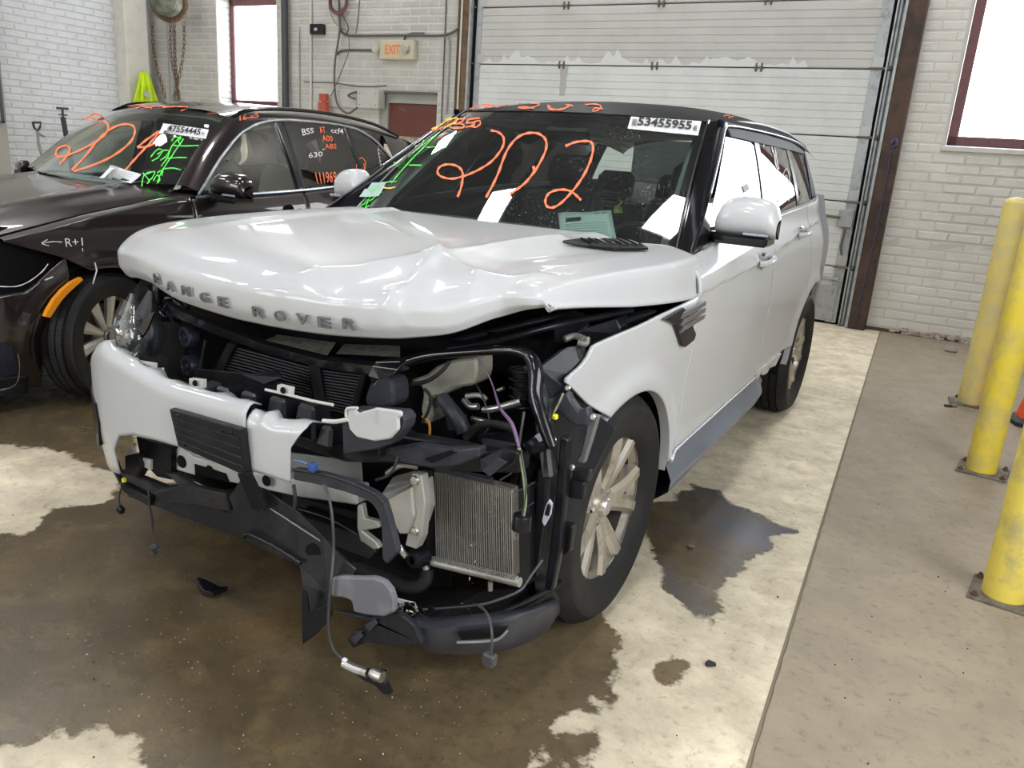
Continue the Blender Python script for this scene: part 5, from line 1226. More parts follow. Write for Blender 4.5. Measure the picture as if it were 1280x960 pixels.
# dark underbody seen through the gaps, scuffs on the broken cover
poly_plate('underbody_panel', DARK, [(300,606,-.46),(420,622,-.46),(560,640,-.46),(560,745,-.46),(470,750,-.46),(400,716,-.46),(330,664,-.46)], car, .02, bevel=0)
poly_plate('underbody_brace', BLACK2, [(366,640,-.60),(450,668,-.60),(470,690,-.60),(462,700,-.60),(400,676,-.60),(362,652,-.60)], car, .02, bevel=.003)
poly_plate('underbody_brace', BLACK, [(352,616,-.56),(448,640,-.56),(448,652,-.56),(352,630,-.56)], car, .03, bevel=.003)
px_tube('brace_edge', mat('pale_edge', (.16,.16,.165), .5), [(372,636,-.62),(410,648,-.62),(446,668,-.62)], .002, car)
BV_BC = bvh_of(*[o for o in car.children if o.name.split('.')[0] == 'bumper_cover'])
sc_ = Decal(BV_BC, .0015)
for st in ([(320,547),(326,552),(334,560)], [(324,544),(332,550),(341,562)], [(322,552),(330,556)], [(330,546),(336,551)], [(328,553),(338,557)]): sc_.stroke(st, .8)
sc_.done('scuff', mat('scuff_brown', (.33,.25,.16), .8), car)
sc_ = Decal(BV_BC, .0015)
for st in ([(193,497),(190,502),(194,507)], [(197,495),(200,502),(196,508)], [(230,520),(236,524)], [(180,488),(200,490),(212,488)]): sc_.stroke(st, .6)
sc_.done('scuff', mat('scuff_grey', (.30,.29,.27), .8), car)

# ================================================================== THE BROWN SUV in the next bay
XC, FY, BR = -3.17, .35, .378
bmw = empty('car', (XC, 1.75, 0))
tag(bmw, 'dark brown metallic SUV with missing headlight beside the far wall, marked in paint pen', 'car')
TZB = [(.15,.86),(.25,.89),(.35,.915),(.5,.945),(.65,.955),(.8,.960),(.90,.962),(1.0,.948),(1.06,.930),(1.12,.905),(1.2,.875),(1.3,.85)]
TYB = [(-.58,.50),(-.52,.62),(-.42,.76),(-.28,.875),(-.12,.945),(.31,.985),(.8,1.0),(3.0,1.0),(3.5,.96),(3.8,.88),(3.98,.74)]
def beltB(y): return S([(.9,1.090),(1.86,1.134),(2.37,1.174),(3.0,1.225),(3.6,1.27)], y)
def XB(y, z):
    x = S(TZB, z)*S(TYB, y)
    for yc in (FY, FY+2.933):
        r = math.hypot(y-yc, z-.36); x += .022*math.exp(-((r-BR-.03)/.06)**2)
    x -= .010*math.exp(-((z-.62)/.10)**2)*sst(.9, 1.2, y)*(1-sst(2.8, 3.0, y))
    zc = .93+.03*(y-1); x -= .006*(1-sst(zc-.01, zc+.01, z))*sst(.3, 1.0, y)
    return x
def archB(y, R_=BR):
    for yc in (FY, FY+2.933):
        d = R_*R_-(y-yc)**2
        if d > 0: return .36+math.sqrt(d)
    return -1
def panelB(name, ys, zlo, zhi, m, sides=(1,-1), rows=30, t=.01, f=XB, dx=0, smooth=True):
    for s_ in sides:
        R_ = []
        for y in ys:
            a, b = zlo(y), zhi(y); R_.append([Vector((XC+s_*(f(y, a+(b-a)*k/rows)+dx), y, a+(b-a)*k/rows)) for k in range(rows+1)])
        o = MB().grid(R_).build(name, m, bmw, True, .7, fix=False)
        if s_ > 0: o.data.flip_normals()
        if t: solid(o, t, -1)
    return o
shut = lambda y: L([(-.6,.80),(-.14,.903),(.319,1.006),(.837,1.096),(1.0,1.105)], y)
PB = [panelB('front_fender', dense(-.135, .930, 80, (.72, .727)), lambda y: L([(-.135,.898),(.125,.809),(.262,.728)], y) if y < .262 else max(archB(y), .33), shut, BROWN, (1,)),
      panelB('front_fender', dense(-.135, .930, 50), lambda y: max(archB(y), .33), shut, BROWN, (-1,)),
      panelB('bumper_cover', dense(-.57, .140, 60, (.0049,.0055)), lambda y: max(archB(y, .345), .13), lambda y: L([(-.57,.60),(-.06,.650),(.05,.742),(.128,.800)], y), BROWN, (1,)),
      panelB('bumper_cover', dense(-.57, .128, 50, (.0049,.0055)), lambda y: max(archB(y, .345), .13), lambda y: L([(-.57,.60),(-.06,.650),(.05,.742),(.128,.800)], y), BROWN, (-1,)),
      panelB('front_door', dense(.938, 1.860, 50), lambda y: .36, beltB, BROWN),
      panelB('rear_door', dense(1.868, 2.86, 50), lambda y: max(.36, archB(y)), beltB, BROWN),
      panelB('quarter_panel', dense(2.868, 3.96, 50), lambda y: max(.40, archB(y)), beltB, BROWN)]
panelB('sill_cladding', dense(.70, 2.90, 20), lambda y: .24, lambda y: .352, BLACK2, dx=.005)
panelB('lower_trim', dense(-.56, -.06, 20), lambda y: .10, lambda y: .20, BLACK2, dx=.006)
mb = MB(); mb.grid([[Vector((XC+x, -.58+.0*x*x, z)) for x in np.linspace(-.46, .46, 9)] for z in (.13, .30, .45, .60)]); mb.build('bumper_centre', BROWN, bmw, True)
mb = MB(); mb.box((XC, .40, .62), (1.5, 1.5, .66)); mb.box((XC, 2.0, .45), (1.5, 3.2, .4)); mb.build('body_core', DARK, bmw)
panelB('inner_side', dense(.75, 3.8, 60), lambda y: max(.30, archB(y, .44)), lambda y: beltB(y)-.03, DARK, dx=-.05, t=0)
for s_ in (1, -1):
    for yc in (FY, FY+2.933):
        MB().grid([[(XC+s_*xx, yc+math.cos(math.radians(a))*(BR+.03), .36+math.sin(math.radians(a))*(BR+.03)) for a in np.linspace(-8, 188, 31)] for xx in (.93, .55)]).build('wheel_liner', DARK, bmw, True)
# headlight cavity: dark pocket with broken stubs
MB().box((XC+.60, .0, .76), (.50, .56, .26)).build('headlight_cavity', DARK, bmw)
# hood
def hoodB(s, t):
    x = s*.815; y = -.50+1.47*t+.14*(1-abs(s)**2)*-(t-.5)*.6
    ze = shut(y)+.004; zc = L([(-.6,.90),(-.3,.965),(0,1.02),(.4,1.09),(.8,1.145),(1.0,1.165)], y)
    return Vector((XC+x*(1.0 if y > .3 else 1-.08*(.3-y)), y, zc+(ze-zc)*abs(s)**3.5 + .012*math.exp(-((abs(s)-.62)/.08)**2)))
o_hb = MB().grid([[hoodB(s, t) for s in np.linspace(-1, 1, 61)] for t in np.linspace(0, 1, 41)]).build('hood', BROWN, bmw, True); 
panelB('hood_edge', dense(-.12, .95, 20), lambda y: shut(y)-.0, lambda y: shut(y)+.006, DARK, f=lambda y, z: .84-.0*y, t=0)
MB().grid([[Vector((XC+s_*(.815-.01), y, shut(y)+.002)), ] for y in (0, 1)] if 0 else [[hoodB(s, 1)+Vector((0,.0,0)) for s in np.linspace(-1,1,31)], [hoodB(s, 1)+Vector((0,.10,-.01)) for s in np.linspace(-1,1,31)]]).build('cowl', BLACK, bmw, True)
# shoulder from fender top into the hood shut line
for s_ in (1, -1):
    MB().grid([[Vector((XC+s_*XB(y, shut(y)), y, shut(y))), Vector((XC+s_*(XB(y, shut(y))*.5+.825*.5), y, shut(y)+.010)), Vector((XC+s_*.825, y, shut(y)+.002)), Vector((XC+s_*.822, y, shut(y)-.03))] for y in dense(-.135, .98, 30)]).build('fender_shoulder', BROWN, bmw, True)
# glass house
arcB = lambda y: S([(.99,1.108),(1.28,1.352),(1.53,1.506),(1.75,1.572),(1.97,1.596),(2.35,1.600),(2.6,1.585),(2.78,1.525),(2.93,1.385),(3.02,1.24)], y)
def XGB(y, z): zb = beltB(y); t = max(0, (z-zb)/(1.60-zb)); return (XB(min(y, 3), zb)-.01)+(.665-(XB(min(y, 3), zb)-.01))*t**1.15
PB.append(panelB('side_window', dense(1.06, 1.80, 24), lambda y: beltB(y)+.012, lambda y: arcB(y)-.008, GLCL, f=XGB, t=0))
PB.append(panelB('rear_side_window', dense(1.90, 2.50, 20), lambda y: beltB(y)+.012, lambda y: arcB(y)-.008, GLTINT, f=XGB, t=0))
PB.append(panelB('quarter_window', dense(2.55, 2.985, 20), lambda y: beltB(y)+.012, lambda y: arcB(y)-.008, GLTINT, f=XGB, t=0))
panelB('pillar_b', dense(1.80, 1.90, 4), lambda y: beltB(y), arcB, GLOSSBLK, f=XGB, dx=.004, t=.01); panelB('pillar_c', dense(2.50, 2.55, 4), lambda y: beltB(y), arcB, GLOSSBLK, f=XGB, dx=.004, t=.01)
panelB('mirror_triangle', dense(.995, 1.06, 4), lambda y: beltB(y), arcB, GLOSSBLK, f=XGB, dx=.002, t=.01)
for s_ in (1, -1):
    MB().tube([(XC+s_*(XGB(y, arcB(y))+.006), y, arcB(y)) for y in dense(.995, 3.01, 70)], .009, 6).build('window_trim', SATIN, bmw, True)
    MB().tube([(XC+s_*(XGB(y, beltB(y))+.010), y, beltB(y)+.006) for y in dense(.97, 3.02, 40)], .009, 6).build('belt_trim', SATIN, bmw, True)
WB = lambda u, v: Vector((XC+u*(.765+(.590-.765)*v), (.76+.20*u*u)*(1-v)+(1.42+.06*u*u)*v-.02*math.sin(PI*v), (1.150+.01*u*u)*(1-v)+(1.622-.045*u*u)*v+.025*math.sin(PI*v)))
o_wb = MB().grid([[WB(-1+2*i/24, j/16) for i in range(25)] for j in range(17)]).build('windshield', GLWS, bmw, True)
BV_WB = bvh_of(o_wb)
ZCB = [(1.3,1.600),(1.42,1.625),(1.8,1.685),(2.3,1.705),(2.8,1.675),(3.2,1.615),(3.5,1.555)]
DRB = [(0,0),(.4,.015),(.55,.042),(.62,.07),(.66,.105)]
rb = [[Vector((XC+x, (1.42+.06*(x/.6)**2)*(1-t)+3.45*t, S(ZCB, (1.42+.06*(x/.6)**2)*(1-t)+3.45*t)-S(DRB, abs(x)))) for x in np.linspace(-.66, .66, 31)] for t in np.linspace(0, 1, 22)]
o_rb = MB().grid(rb).build('roof', BROWN, bmw, True); MB().grid([[p-Vector((0,0,.05)) for p in r] for r in rb]).build('headliner', CREAM, bmw, True)
for s_ in (1, -1):
    # roof side between window trim and roof
    MB().grid([[Vector((XC+s_*XGB(y, arcB(y)), y, arcB(y))), Vector((XC+s_*(.668), y, (arcB(y)+S(ZCB, y)-.10)/2 if y < 2.6 else arcB(y)*.5+.5*(S(ZCB,y)-.10))), Vector((XC+s_*.655, y, S(ZCB, y)-.098))] for y in dense(1.50, 3.0, 40)]).build('roof_side', BROWN, bmw, True)
    rows = []
    for j in range(15):
        v = j/14; a = WB(s_, v); yb_ = float(np.interp(a.z, [1.15, 1.36, 1.51, 1.60], [1.00, 1.285, 1.53, 1.66])); b = Vector((XC+s_*XGB(yb_, arcB(yb_)), yb_, arcB(yb_)))
        n = Vector((s_*.8, -.5, .35)).normalized(); rows.append([a, a.lerp(b, .25)+n*.02, a.lerp(b, .6)+n*.022, b])
    MB().grid(rows).build('pillar_a', BROWN, bmw, True, .9)
    MB().tube(smooth_path([(XC+s_*.60, 1.50, 1.555), (XC+s_*.615, 1.62, 1.625), (XC+s_*.62, 1.9, 1.662), (XC+s_*.62, 2.4, 1.672), (XC+s_*.62, 2.9, 1.632), (XC+s_*.61, 3.25, 1.555)]), .013, 8).build('roof_rail', GLOSSBLK, bmw, True)
    rows = []
    for y in dense(2.98, 3.80, 18):
        zb, zt = beltB(y)-.01, S(ZCB, min(y, 3.40))-.098-max(0, y-3.40)*.9; xb = XB(y, 1.2)-.008; xt = .662-max(0, y-3.3)*.12
        rows.append([Vector((XC+s_*(xb+(xt-xb)*(k/8)**1.1), y, zb+(zt-zb)*k/8)) for k in range(9)])
    MB().grid(rows).build('pillar_d', BROWN, bmw, True)
MB().grid([[Vector((XC+x*(1-.1*t), 3.90-.45*t, 1.20+.36*t)) for x in np.linspace(-.75, .75, 9)] for t in (0, .5, 1)]).build('rear_window', GLTINT, bmw, True)
MB().grid([[Vector((XC+x, 3.98-.1*(x/.8)**2, z)) for x in np.linspace(-.80, .80, 9)] for z in (.4, .8, 1.22)]).build('tailgate', BROWN, bmw, True)
rows = [[(XC+x, y, z) for x in np.linspace(-.76, .76, 9)] for y, z in ((.78,1.08),(.95,1.13),(1.25,1.12),(1.36,1.04),(1.38,.7))]
MB().grid(rows).build('dashboard', INTER, bmw, True)
seat(XC+.38, 2.10, .52, bmw, CREAM, 1, 1.27); seat(XC-.38, 2.10, .52, bmw, CREAM, 1, 1.27); seat(XC, 2.95, 1.3, bmw, CREAM, 3, 1.18)
for s_ in (1, -1): MB().grid([[WB(s_*.99, v)+Vector((0,.03,-.02)), WB(s_*.90, v)+Vector((0,.06,-.04))] for v in np.linspace(0, 1, 10)]).build('pillar_trim', CREAM, bmw, True)
MB().box((XC, 1.50, 1.50), (.24, .03, .08), ch=.012).build('rear_view_mirror', BLACK, bmw)
door_mirror(1, bmw, (XC+1.095, 1.13, 1.185), (.25, .13, .145), BROWN); door_mirror(-1, bmw, (XC-.93, 1.02, 1.16), (.10, .08, .08), BROWN, False)
MB().tube([(XC+.90, 1.10, 1.12), (XC+.93, 1.09, 1.15)], .022, 8).build('mirror_stalk', SATIN, bmw, True)
for yh in (1.68, 2.62):
    x = XC+XB(yh, 1.0); MB().lathe([(0,.002),(.05,.002),(.052,0)], (x, yh, 1.0), (1,0,0), 20).build('handle_recess', DARK, bmw)
    MB().tube(smooth_path([(x, yh-.10, .995), (x+.035, yh-.06, 1.0), (x+.035, yh+.06, 1.005), (x, yh+.10, 1.01)]), .014, 8).build('door_handle', BROWN, bmw, True)
    MB().tube([(x+.03, yh+.05, 1.0), (x+.036, yh+.08, 1.0)], .018, 10).build('lock_barrel', CHROME, bmw, True)
bw = make_wheel(bmw, .352, .232, .215, mat('matt_silver', (.50,.49,.46), .4, .6, .2, noise=(16,(.3,.28,.25),.55,.75)), 'flat', (XC+.850, FY, .352), False, .2)
for s_, y in ((1, FY+2.933), (-1, FY), (-1, FY+2.933)):
    q_ = copy_wheel(bw, bmw, (XC+s_*.850, y, .352), s_ < 0)
    if y == FY: q_.rotation_euler.z += .30      # steered
bw.rotation_euler.z = .30
# surfaces the marks are drawn on
allb = [o for o in bmw.children if o.name.split('.')[0] in ('front_fender','bumper_cover','front_door','rear_door','side_window','rear_side_window','quarter_window','roof_side','roof','windshield','hood','pillar_a','pillar_b')]
BV_B = bvh_of(*allb)
# cracked bumper edge, reflector, fog grille
MB().prism([P(a, b, 'x', -2.185) for a, b in ((102,347),(90,353),(78,363),(68,375),(60,388),(57,396),(63,397),(69,388),(77,376),(86,366),(97,356),(104,350))], (-.03, 0, 0)).build('side_reflector', REFLOR, bmw)
r_ = Decal(BV_B, .004); r_.stroke([(80,323),(70,336),(62,350),(50,358)], 2.2); r_.stroke([(66,346),(56,350)], 1.5); r_.stroke([(0,358),(20,358),(36,352),(52,340),(60,330)], 1.2); r_.stroke([(118,328),(121,338),(116,355)], 1.6, False); r_.done('crack', mat('raw_edge', (.62,.60,.62), .5), bmw)
r_ = Decal(BV_B, .005); r_.quad([(0,428),(14,432),(22,466),(0,472)]); r_.done('fog_grille', mat('fog_grille_blue', (.012,.016,.035), .35), bmw)
r_ = Decal(BV_B, .008); r_.stroke([(0,487),(14,483),(22,474),(24,455),(22,442)], 1.5); r_.done('grille_trim', SATIN, bmw)
# ---- paint-pen marks on the brown SUV
def A(pts, ox=0, oy=0, k=3.0476): return [(ox+x/k, oy+y/k) for x, y in pts]
d = Decal(BV_WB, .004)
for st in ([(395,462),(413,478),(405,510),(370,540),(310,572),(262,592),(228,600),(214,590),(222,568),(250,556),(268,566),(262,588),(245,610),(230,626)],
           [(275,650),(330,592),(380,530),(425,492),(468,476),(505,480),(515,503),(500,540),(455,580),(400,612),(340,636),(282,654)],
           [(612,500),(588,530),(555,565),(515,608),(480,648)], [(606,503),(565,530),(524,563)], [(524,563),(560,560),(592,548)]): d.stroke(A(st), 2.4)
d.stroke(A([(310,455),(330,450),(350,440),(365,432)]), 2); d.stroke(A([(345,440),(365,436),(385,440),(385,450),(362,455),(345,448)]), 1.8)
d.done('marker_writing', ORANGE, bmw)
d = Decal(BV_WB, .004)
for st in ([(700,530),(660,590),(620,650),(600,695)], [(690,520),(655,560),(640,600),(615,635)], [(655,555),(700,558),(758,556)], [(640,605),(680,602),(712,602)], [(620,645),(660,642),(690,650)], [(575,600),(600,572),(620,575),(605,600),(580,615)], [(600,590),(625,575),(645,578),(630,600),(612,612)],
           [(655,540),(665,525),(690,527),(680,540),(690,552)], [(540,710),(550,670),(575,655)], [(545,660),(570,690),(560,700)], [(560,665),(590,655),(580,680),(565,690)], [(585,690),(600,668),(610,685),(600,700)], [(600,660),(620,650),(618,672)]): d.stroke(A(st), 1.3)
d.done('marker_writing', GREENM, bmw)
d = Decal(BV_B, .004)
for st in ([(490,408),(530,402),(560,412),(600,405),(650,410)], [(520,414),(550,404),(580,416)], [(620,412),(660,408),(715,410),(690,425)], [(790,432),(825,434)]): d.stroke(A(st), 1.3)
d.text('16-x5', A([(912,442),(985,430),(985,448),(912,462)]), .02); d.done('marker_writing', ORANGE, bmw)
A8 = lambda pts: A(pts, 200, 110, 4)
d = Decal(BV_B, .004)
d.text('AT', A8([(790,195),(820,195),(828,225),(800,228)]), .01); d.text('A00', A8([(805,235),(860,240),(862,268),(812,268)]), .01); d.text('ABS', A8([(820,280),(880,280),(880,305),(826,305)]), .01)
d.text('111969', A8([(772,420),(880,418),(880,470),(786,482)]), .012); d.text('o/k', A8([(910,450),(960,440),(960,472),(912,472)]), .01); d.text('R1', A8([(988,378),(1020,378),(1022,410),(992,412)]), .01)
d.stroke(A8([(1000,350),(982,380),(985,415),(1000,420),(1022,405),(1026,375),(1012,352),(1000,350)]), 1); d.done('marker_writing', ORANGE, bmw)
d = Decal(BV_B, .004)
d.text('BSS', A8([(705,205),(765,200),(768,225),(712,240)]), .01); d.text('ccf4', A8([(850,200),(915,205),(915,232),(856,225)]), .004); d.text('630', A8([(740,325),(812,318),(812,342),(742,352)]), .006); d.stroke(A8([(810,310),(822,306)]), 1)
d.text('R+1', A([(245,908),(312,905),(315,935),(250,940)])); d.stroke(A([(235,922),(200,920),(158,926)]), 1.0); d.stroke(A([(180,912),(158,926),(185,936)]), 1.0); d.stroke(A([(312,945),(314,958)]), 1)
for k in range(5): d.stroke(A8([(1086+k*3,305+k*18),(1092+k*3,312+k*18),(1086+k*3,318+k*18)]), .9)
d.done('marker_writing', WHITEM, bmw)
# lot sticker on the windshield
d = Decal(BV_WB, .005); d.quad(A([(622,472),(797,496),(785,530),(605,507)]), 24, 6); st = d.done('number_sticker', PAPER, bmw)
d = Decal(BV_WB, .010); d.text('47554445', A([(645,480),(770,496),(762,520),(640,504)]), .02); d.text('x', A([(770,508),(782,510),(780,520),(768,518)])); d.text('IIIII', A([(628,482),(640,483),(636,500),(624,499)])); d.done('sticker_print', INK, st)
d = Decal(BV_WB, .005); d.quad(A([(780,476),(797,478),(795,490),(778,487)]), 2, 1); d.done('corner_sticker', MINT, bmw)
d = Decal(BV_WB, .005); d.text('X ou+5', A([(720,515),(775,520),(772,538),(722,532)]), .005); d.done('marker_writing', WHITEM, bmw)

# ================================================================== marks, stickers and papers on the white SUV
BV_ROOF = bvh_of(o_roof)
def B4(pts, ox, oy, k=4): return [(ox+x/k, oy+y/k) for x, y in pts]
W1_ = lambda p: B4(p, 420, 110); W2_ = lambda p: B4(p, 640, 130)
d = Decal(BV_WS, .005)
d.stroke(W1_([(775,216),(812,226),(838,250),(838,290),(812,335),(775,375),(725,408),(680,430),(638,446),(585,458),(535,450),(510,428),(520,400),(555,387),(600,392),(630,415),(636,450),(628,500),(610,550)]), 2.6)
d.stroke(W1_([(752,552),(785,490),(815,425),(840,355),(870,295),(915,248),(965,230),(1015,234),(1048,262),(1052,305),(1030,360),(992,425),(945,480),(905,512),(870,535)]), 2.8)
d.stroke(W1_([(988,395),(990,425),(975,445)]), 3)
d.stroke(W2_([(268,216),(310,198),(360,190),(395,196),(406,225),(395,280),(368,345),(330,405),(290,455),(245,500),(205,522),(175,515),(168,485),(185,452),(225,435),(270,434),(305,448),(330,470),(346,486)]), 2.8)
d.stroke(W1_([(575,190),(600,165),(645,155),(625,175),(600,182),(635,185),(640,200),(610,205),(570,200)]), 1.8); d.stroke(W1_([(665,160),(720,155)]), 1.8)
d.stroke(W1_([(665,162),(655,178),(690,178),(690,192),(650,200)]), 1.8); d.stroke(W1_([(690,175),(718,168),(722,185),(700,200),(680,195),(690,175)]), 1.8); d.stroke(W1_([(480,215),(520,200),(555,190)]), 1.6)
d.done('marker_writing', ORANGE, car, 'orange paint-pen figures on the windshield')
d = Decal(BV_WS, .006); d.stroke(W1_([(478,205),(520,185),(560,160),(595,150),(610,158),(598,178),(560,196),(520,208)]), 1.6); d.stroke(W1_([(545,160),(575,150),(560,185),(545,200)]), 1.5); d.stroke(W1_([(240,502),(270,506),(300,500)]), 1.6); d.done('marker_writing', YELLOWM, car, 'yellow paint-pen loop')
d = Decal(BV_WS, .004)
for st in ([(510,232),(450,290),(380,360),(310,440),(280,478)], [(455,300),(505,298),(555,302)], [(365,388),(430,390)], [(470,262),(430,275),(405,300),(370,310),(345,345)], [(440,260),(425,285),(400,290),(385,325)], [(420,300),(395,320),(360,345),(320,375)], [(350,345),(330,380),(300,395)], [(300,385),(290,370)],
           [(150,540),(180,510),(220,500),(250,505)], [(120,605),(140,575),(165,560),(150,600),(170,590)], [(160,545),(200,520),(235,525)], [(170,570),(200,545),(215,530)], [(240,480),(270,472),(305,470)], [(180,530),(205,500),(235,485)], [(130,590),(160,570),(175,545)], [(190,515),(200,540),(185,555)]): d.stroke(W1_(st), 1.3)
d.done('marker_writing', GREENM, car, 'green paint-pen scribble on the windshield')
d = Decal(BV_WS, .004)
for k in range(2): d.quad([(456+k*9, 236-k*8), (480+k*4, 236-k*8), (474+k*4, 246-k*8), (449+k*9, 246-k*8)], 2, 1)
d.done('inspection_sticker', mat('pale_sticker', (.35,.48,.42), .6), car)
d = Decal(BV_ROOF, .004)
for st in ([(668,106),(700,92),(735,84),(770,82)], [(740,98),(765,88),(790,86),(780,98),(755,100),(740,98)], [(800,100),(830,92),(862,82)], [(908,82),(960,80),(1018,84),(985,100),(940,106),(912,102),(945,98),(990,106)],
           [(1065,90),(1080,108),(1120,110),(1160,98),(1166,84)], [(1148,86),(1185,92)]): d.stroke(W1_(st), 1.5)
for st in ([(180,8),(185,28),(215,36),(255,30),(285,10)], [(365,8),(410,4),(445,14),(430,34),(405,40),(415,24),(455,28)]): d.stroke(W2_(st), 1.5)
d.stroke(W2_([(1058,66),(1072,60),(1088,66),(1080,76)]), 1.1); d.stroke(W2_([(1090,70),(1108,62)]), 1.1); d.done('marker_writing', ORANGE, car, 'orange paint-pen figures along the roof edge')
# lot number sticker
d = Decal(BV_WS, .006); d.quad([(788.7,147.2),(876.7,153),(872.3,171),(784.3,162.3)], 30, 8); st = d.done('number_sticker', PAPER, car, 'white sticker with printed lot number')
d = Decal(BV_WS, .011); d.text('53455955', [(798.5,149),(865.5,154.2),(863,165),(796,159.2)], .025); d.text('E', [(867.5,159.8),(871.5,160.2),(870.5,166),(866.5,165.5)], .02)
for k in range(5): d.quad([(791+k*1.1, 151.2+k*.08),(791.6+k*1.1, 151.25+k*.08),(790.1+k*1.1, 160+k*.1),(789.5+k*1.1, 159.9+k*.1)], 1, 1)
d.done('sticker_print', INK, st)
# marks on the rear door glass
sw = [o for o in car.children if o.name.split('.')[0] in ('side_window','quarter_window','pillar_b')]
BV_SW = bvh_of(*sw); d = Decal(BV_SW, .003)
S3 = lambda p: B4(p, 780, 130, 3.2)
d.text('OK', S3([(605,155),(628,158),(626,182),(606,178)])); d.stroke(S3([(588,158),(592,185),(600,205),(604,235),(612,262)]), 1.6); d.stroke(S3([(600,165),(604,190),(610,225),(618,262)]), 1.2); d.stroke(S3([(542,138),(556,160),(556,172)]), 1.4)
d.stroke(S3([(648,258),(636,280),(638,315),(650,338),(660,315),(658,280),(648,258)]), .9); d.text('R', S3([(643,285),(655,285),(655,310),(643,310)])); d.stroke(S3([(655,380),(658,388)]), 1); d.stroke(S3([(610,385),(622,392)]), 1)
d.done('marker_writing', WHITEM, car, 'white paint-pen notes on the rear door glass')
d = Decal(BV_SW, .003); d.quad(S3([(470,330),(492,318),(500,342),(480,356)]), 2, 1); d.done('glass_label', GREYINK, car)

def sheet(name, label, group, quad, bv, off, m, tilt=0):
    """a sheet of paper with a little thickness and curl"""
    dd = Decal(bv, off); q = [Vector((a, b, 0)) for a, b in quad]; rows = []
    for j in range(7):
        a = q[0].lerp(q[3], j/6); b = q[1].lerp(q[2], j/6)
        rows.append([dd.pt(*(a.lerp(b, i/8)).to_2d())+Vector((0,0,.002*math.sin(i*1.1+j))) for i in range(9)])
    c_ = rows[3][4]; root = empty(name, tuple(c_)); tag(root, label, 'paper', group); o = MB().grid(rows).build('sheet', m, root, True); solid(o, .0008, 0)
    return root, dd
ps, dd = sheet('paper_sheet', 'pale green printed form leaning inside the windshield of the white SUV', None, [(697,263),(764,260),(771,297),(701,294)], BV_WS, -.014, MINT)
d = Decal(BV_WS, -.010); d.quad([(707,270),(726,268.5),(726,272.5),(707,274.5)], 2, 1); d.done('printed_box', INK, ps)
d = Decal(BV_WS, -.010)
for k in range(6): d.stroke([(706+k*.3, 278+k*3.0), (735, 276.6+k*3.0), (760, 275.6+k*3.0)], .45, False)
d.stroke([(742,264),(750,263.4)], .9, False); d.stroke([(752,263.3),(758,262.9)], .9, False); d.done('printed_lines', GREYINK, ps)
pw, dd = sheet('paper_sheet', 'white creased form tucked against the windshield base of the brown SUV', None, [(139,208),(178,220),(164,232),(124,222)], bvh_of(o_wb, o_hb), .012, PAPER)
d = Decal(bvh_of(o_wb, o_hb), .016)
for k in range(5): d.stroke([(153-k*2.3, 217+k*2.2), (168-k*2.3, 221.5+k*2.2)], .5, False)
d.stroke([(140,210.5),(146,212.4)], .8, False); d.done('printed_lines', GREYINK, pw)
# key tag on the dashboard
c_ = PY(771, 260, .86); kt = empty('key_tag', (c_.x, c_.y, 1.112)); tag(kt, 'small yellow-green key tag lying on the dashboard behind the pale green form', 'key tag')
MB().add([(c_.x-.012, c_.y, c_.z-.022), (c_.x+.026, c_.y+.01, c_.z-.018), (c_.x+.024, c_.y, c_.z+.004), (c_.x+.004, c_.y, c_.z+.014), (c_.x-.014, c_.y, c_.z+.006)], [(0,1,2,3,4)]).build('tag_card', mat('tag_yellow', (.45,.46,.16), .6), kt)
MB().tube([(c_.x-.01, c_.y-.01, c_.z+.004), (c_.x-.03, c_.y, c_.z+.008), (c_.x-.05, c_.y, c_.z+.006)], .004, 6).build('key', INK, kt, True)
MB().tube(smooth_path([(c_.x+.008, c_.y-.01, c_.z+.01), (c_.x+.02, c_.y, c_.z+.024), (c_.x+.012, c_.y, c_.z+.03)]), .003, 5).build('key_string', bpy.data.materials['tag_yellow'], kt, True)

# ================================================================== things on and by the walls
# exit sign with twin lamp heads
ex = empty('exit_sign', tuple(W(-5.02, 2.64))); tag(ex, 'pale exit sign with two lamp heads above the oxblood door', 'exit sign')
SG = mat('sign_housing', (.50,.46,.34), .5)
mb = MB(); wbox(mb, -5.30, -4.77, 2.53, 2.76, .0, .10); bev(mb.build('housing', SG, ex), .012)
mb = MB(); wbox(mb, -5.22, -4.96, 2.55, 2.74, .10, .104); mb.build('face', mat('sign_face', (.58,.46,.30), .6), ex)
v, f = text_geo('EXIT', .20, .001, .004); k = .24/(max(p.x for p in v)-min(p.x for p in v))
MB().add([W(-5.09+p.x*k, 2.645+p.y*k*1.25, .107+p.z) for p in v], f).build('lettering', mat('sign_red', (.75,.20,.08), .5), ex)
for x, o_ in ((-5.37, .06), (-4.87, .11)):
    c_ = W(x, 2.67, o_); MB().lathe([(0,.05),(.03,.055),(.055,.05),(.060,.03),(.045,.0),(.02,-.03)], c_, (.1 if x < -5 else -.1,-1,-.25), 24).build('lamp_head', SG, ex, True, .5)
    MB().lathe([(0,.056),(.046,.056)], c_, (.1 if x < -5 else -.1,-1,-.25), 24).build('lamp_glass', CHROME, ex)
px_on = lambda a, b, off=.02: (lambda t: CAM+ray(a, b)*t)((6.532-off+.03*CAM.x-CAM.y)/(ray(a, b).y-.03*ray(a, b).x))
K5 = lambda pts: [(380+x/5.333, y/5.333) for x, y in pts]
def cable(name, label, pts, r, m, off=.02, cat='cable', group=None):
    o = MB().tube(smooth_path([px_on(a, b, off) for a, b in pts], 5), r, 7).build(name, m, None, True); tag(o, label, cat, group); return o
CBL = mat('dark_cable', (.10,.09,.08), .6)
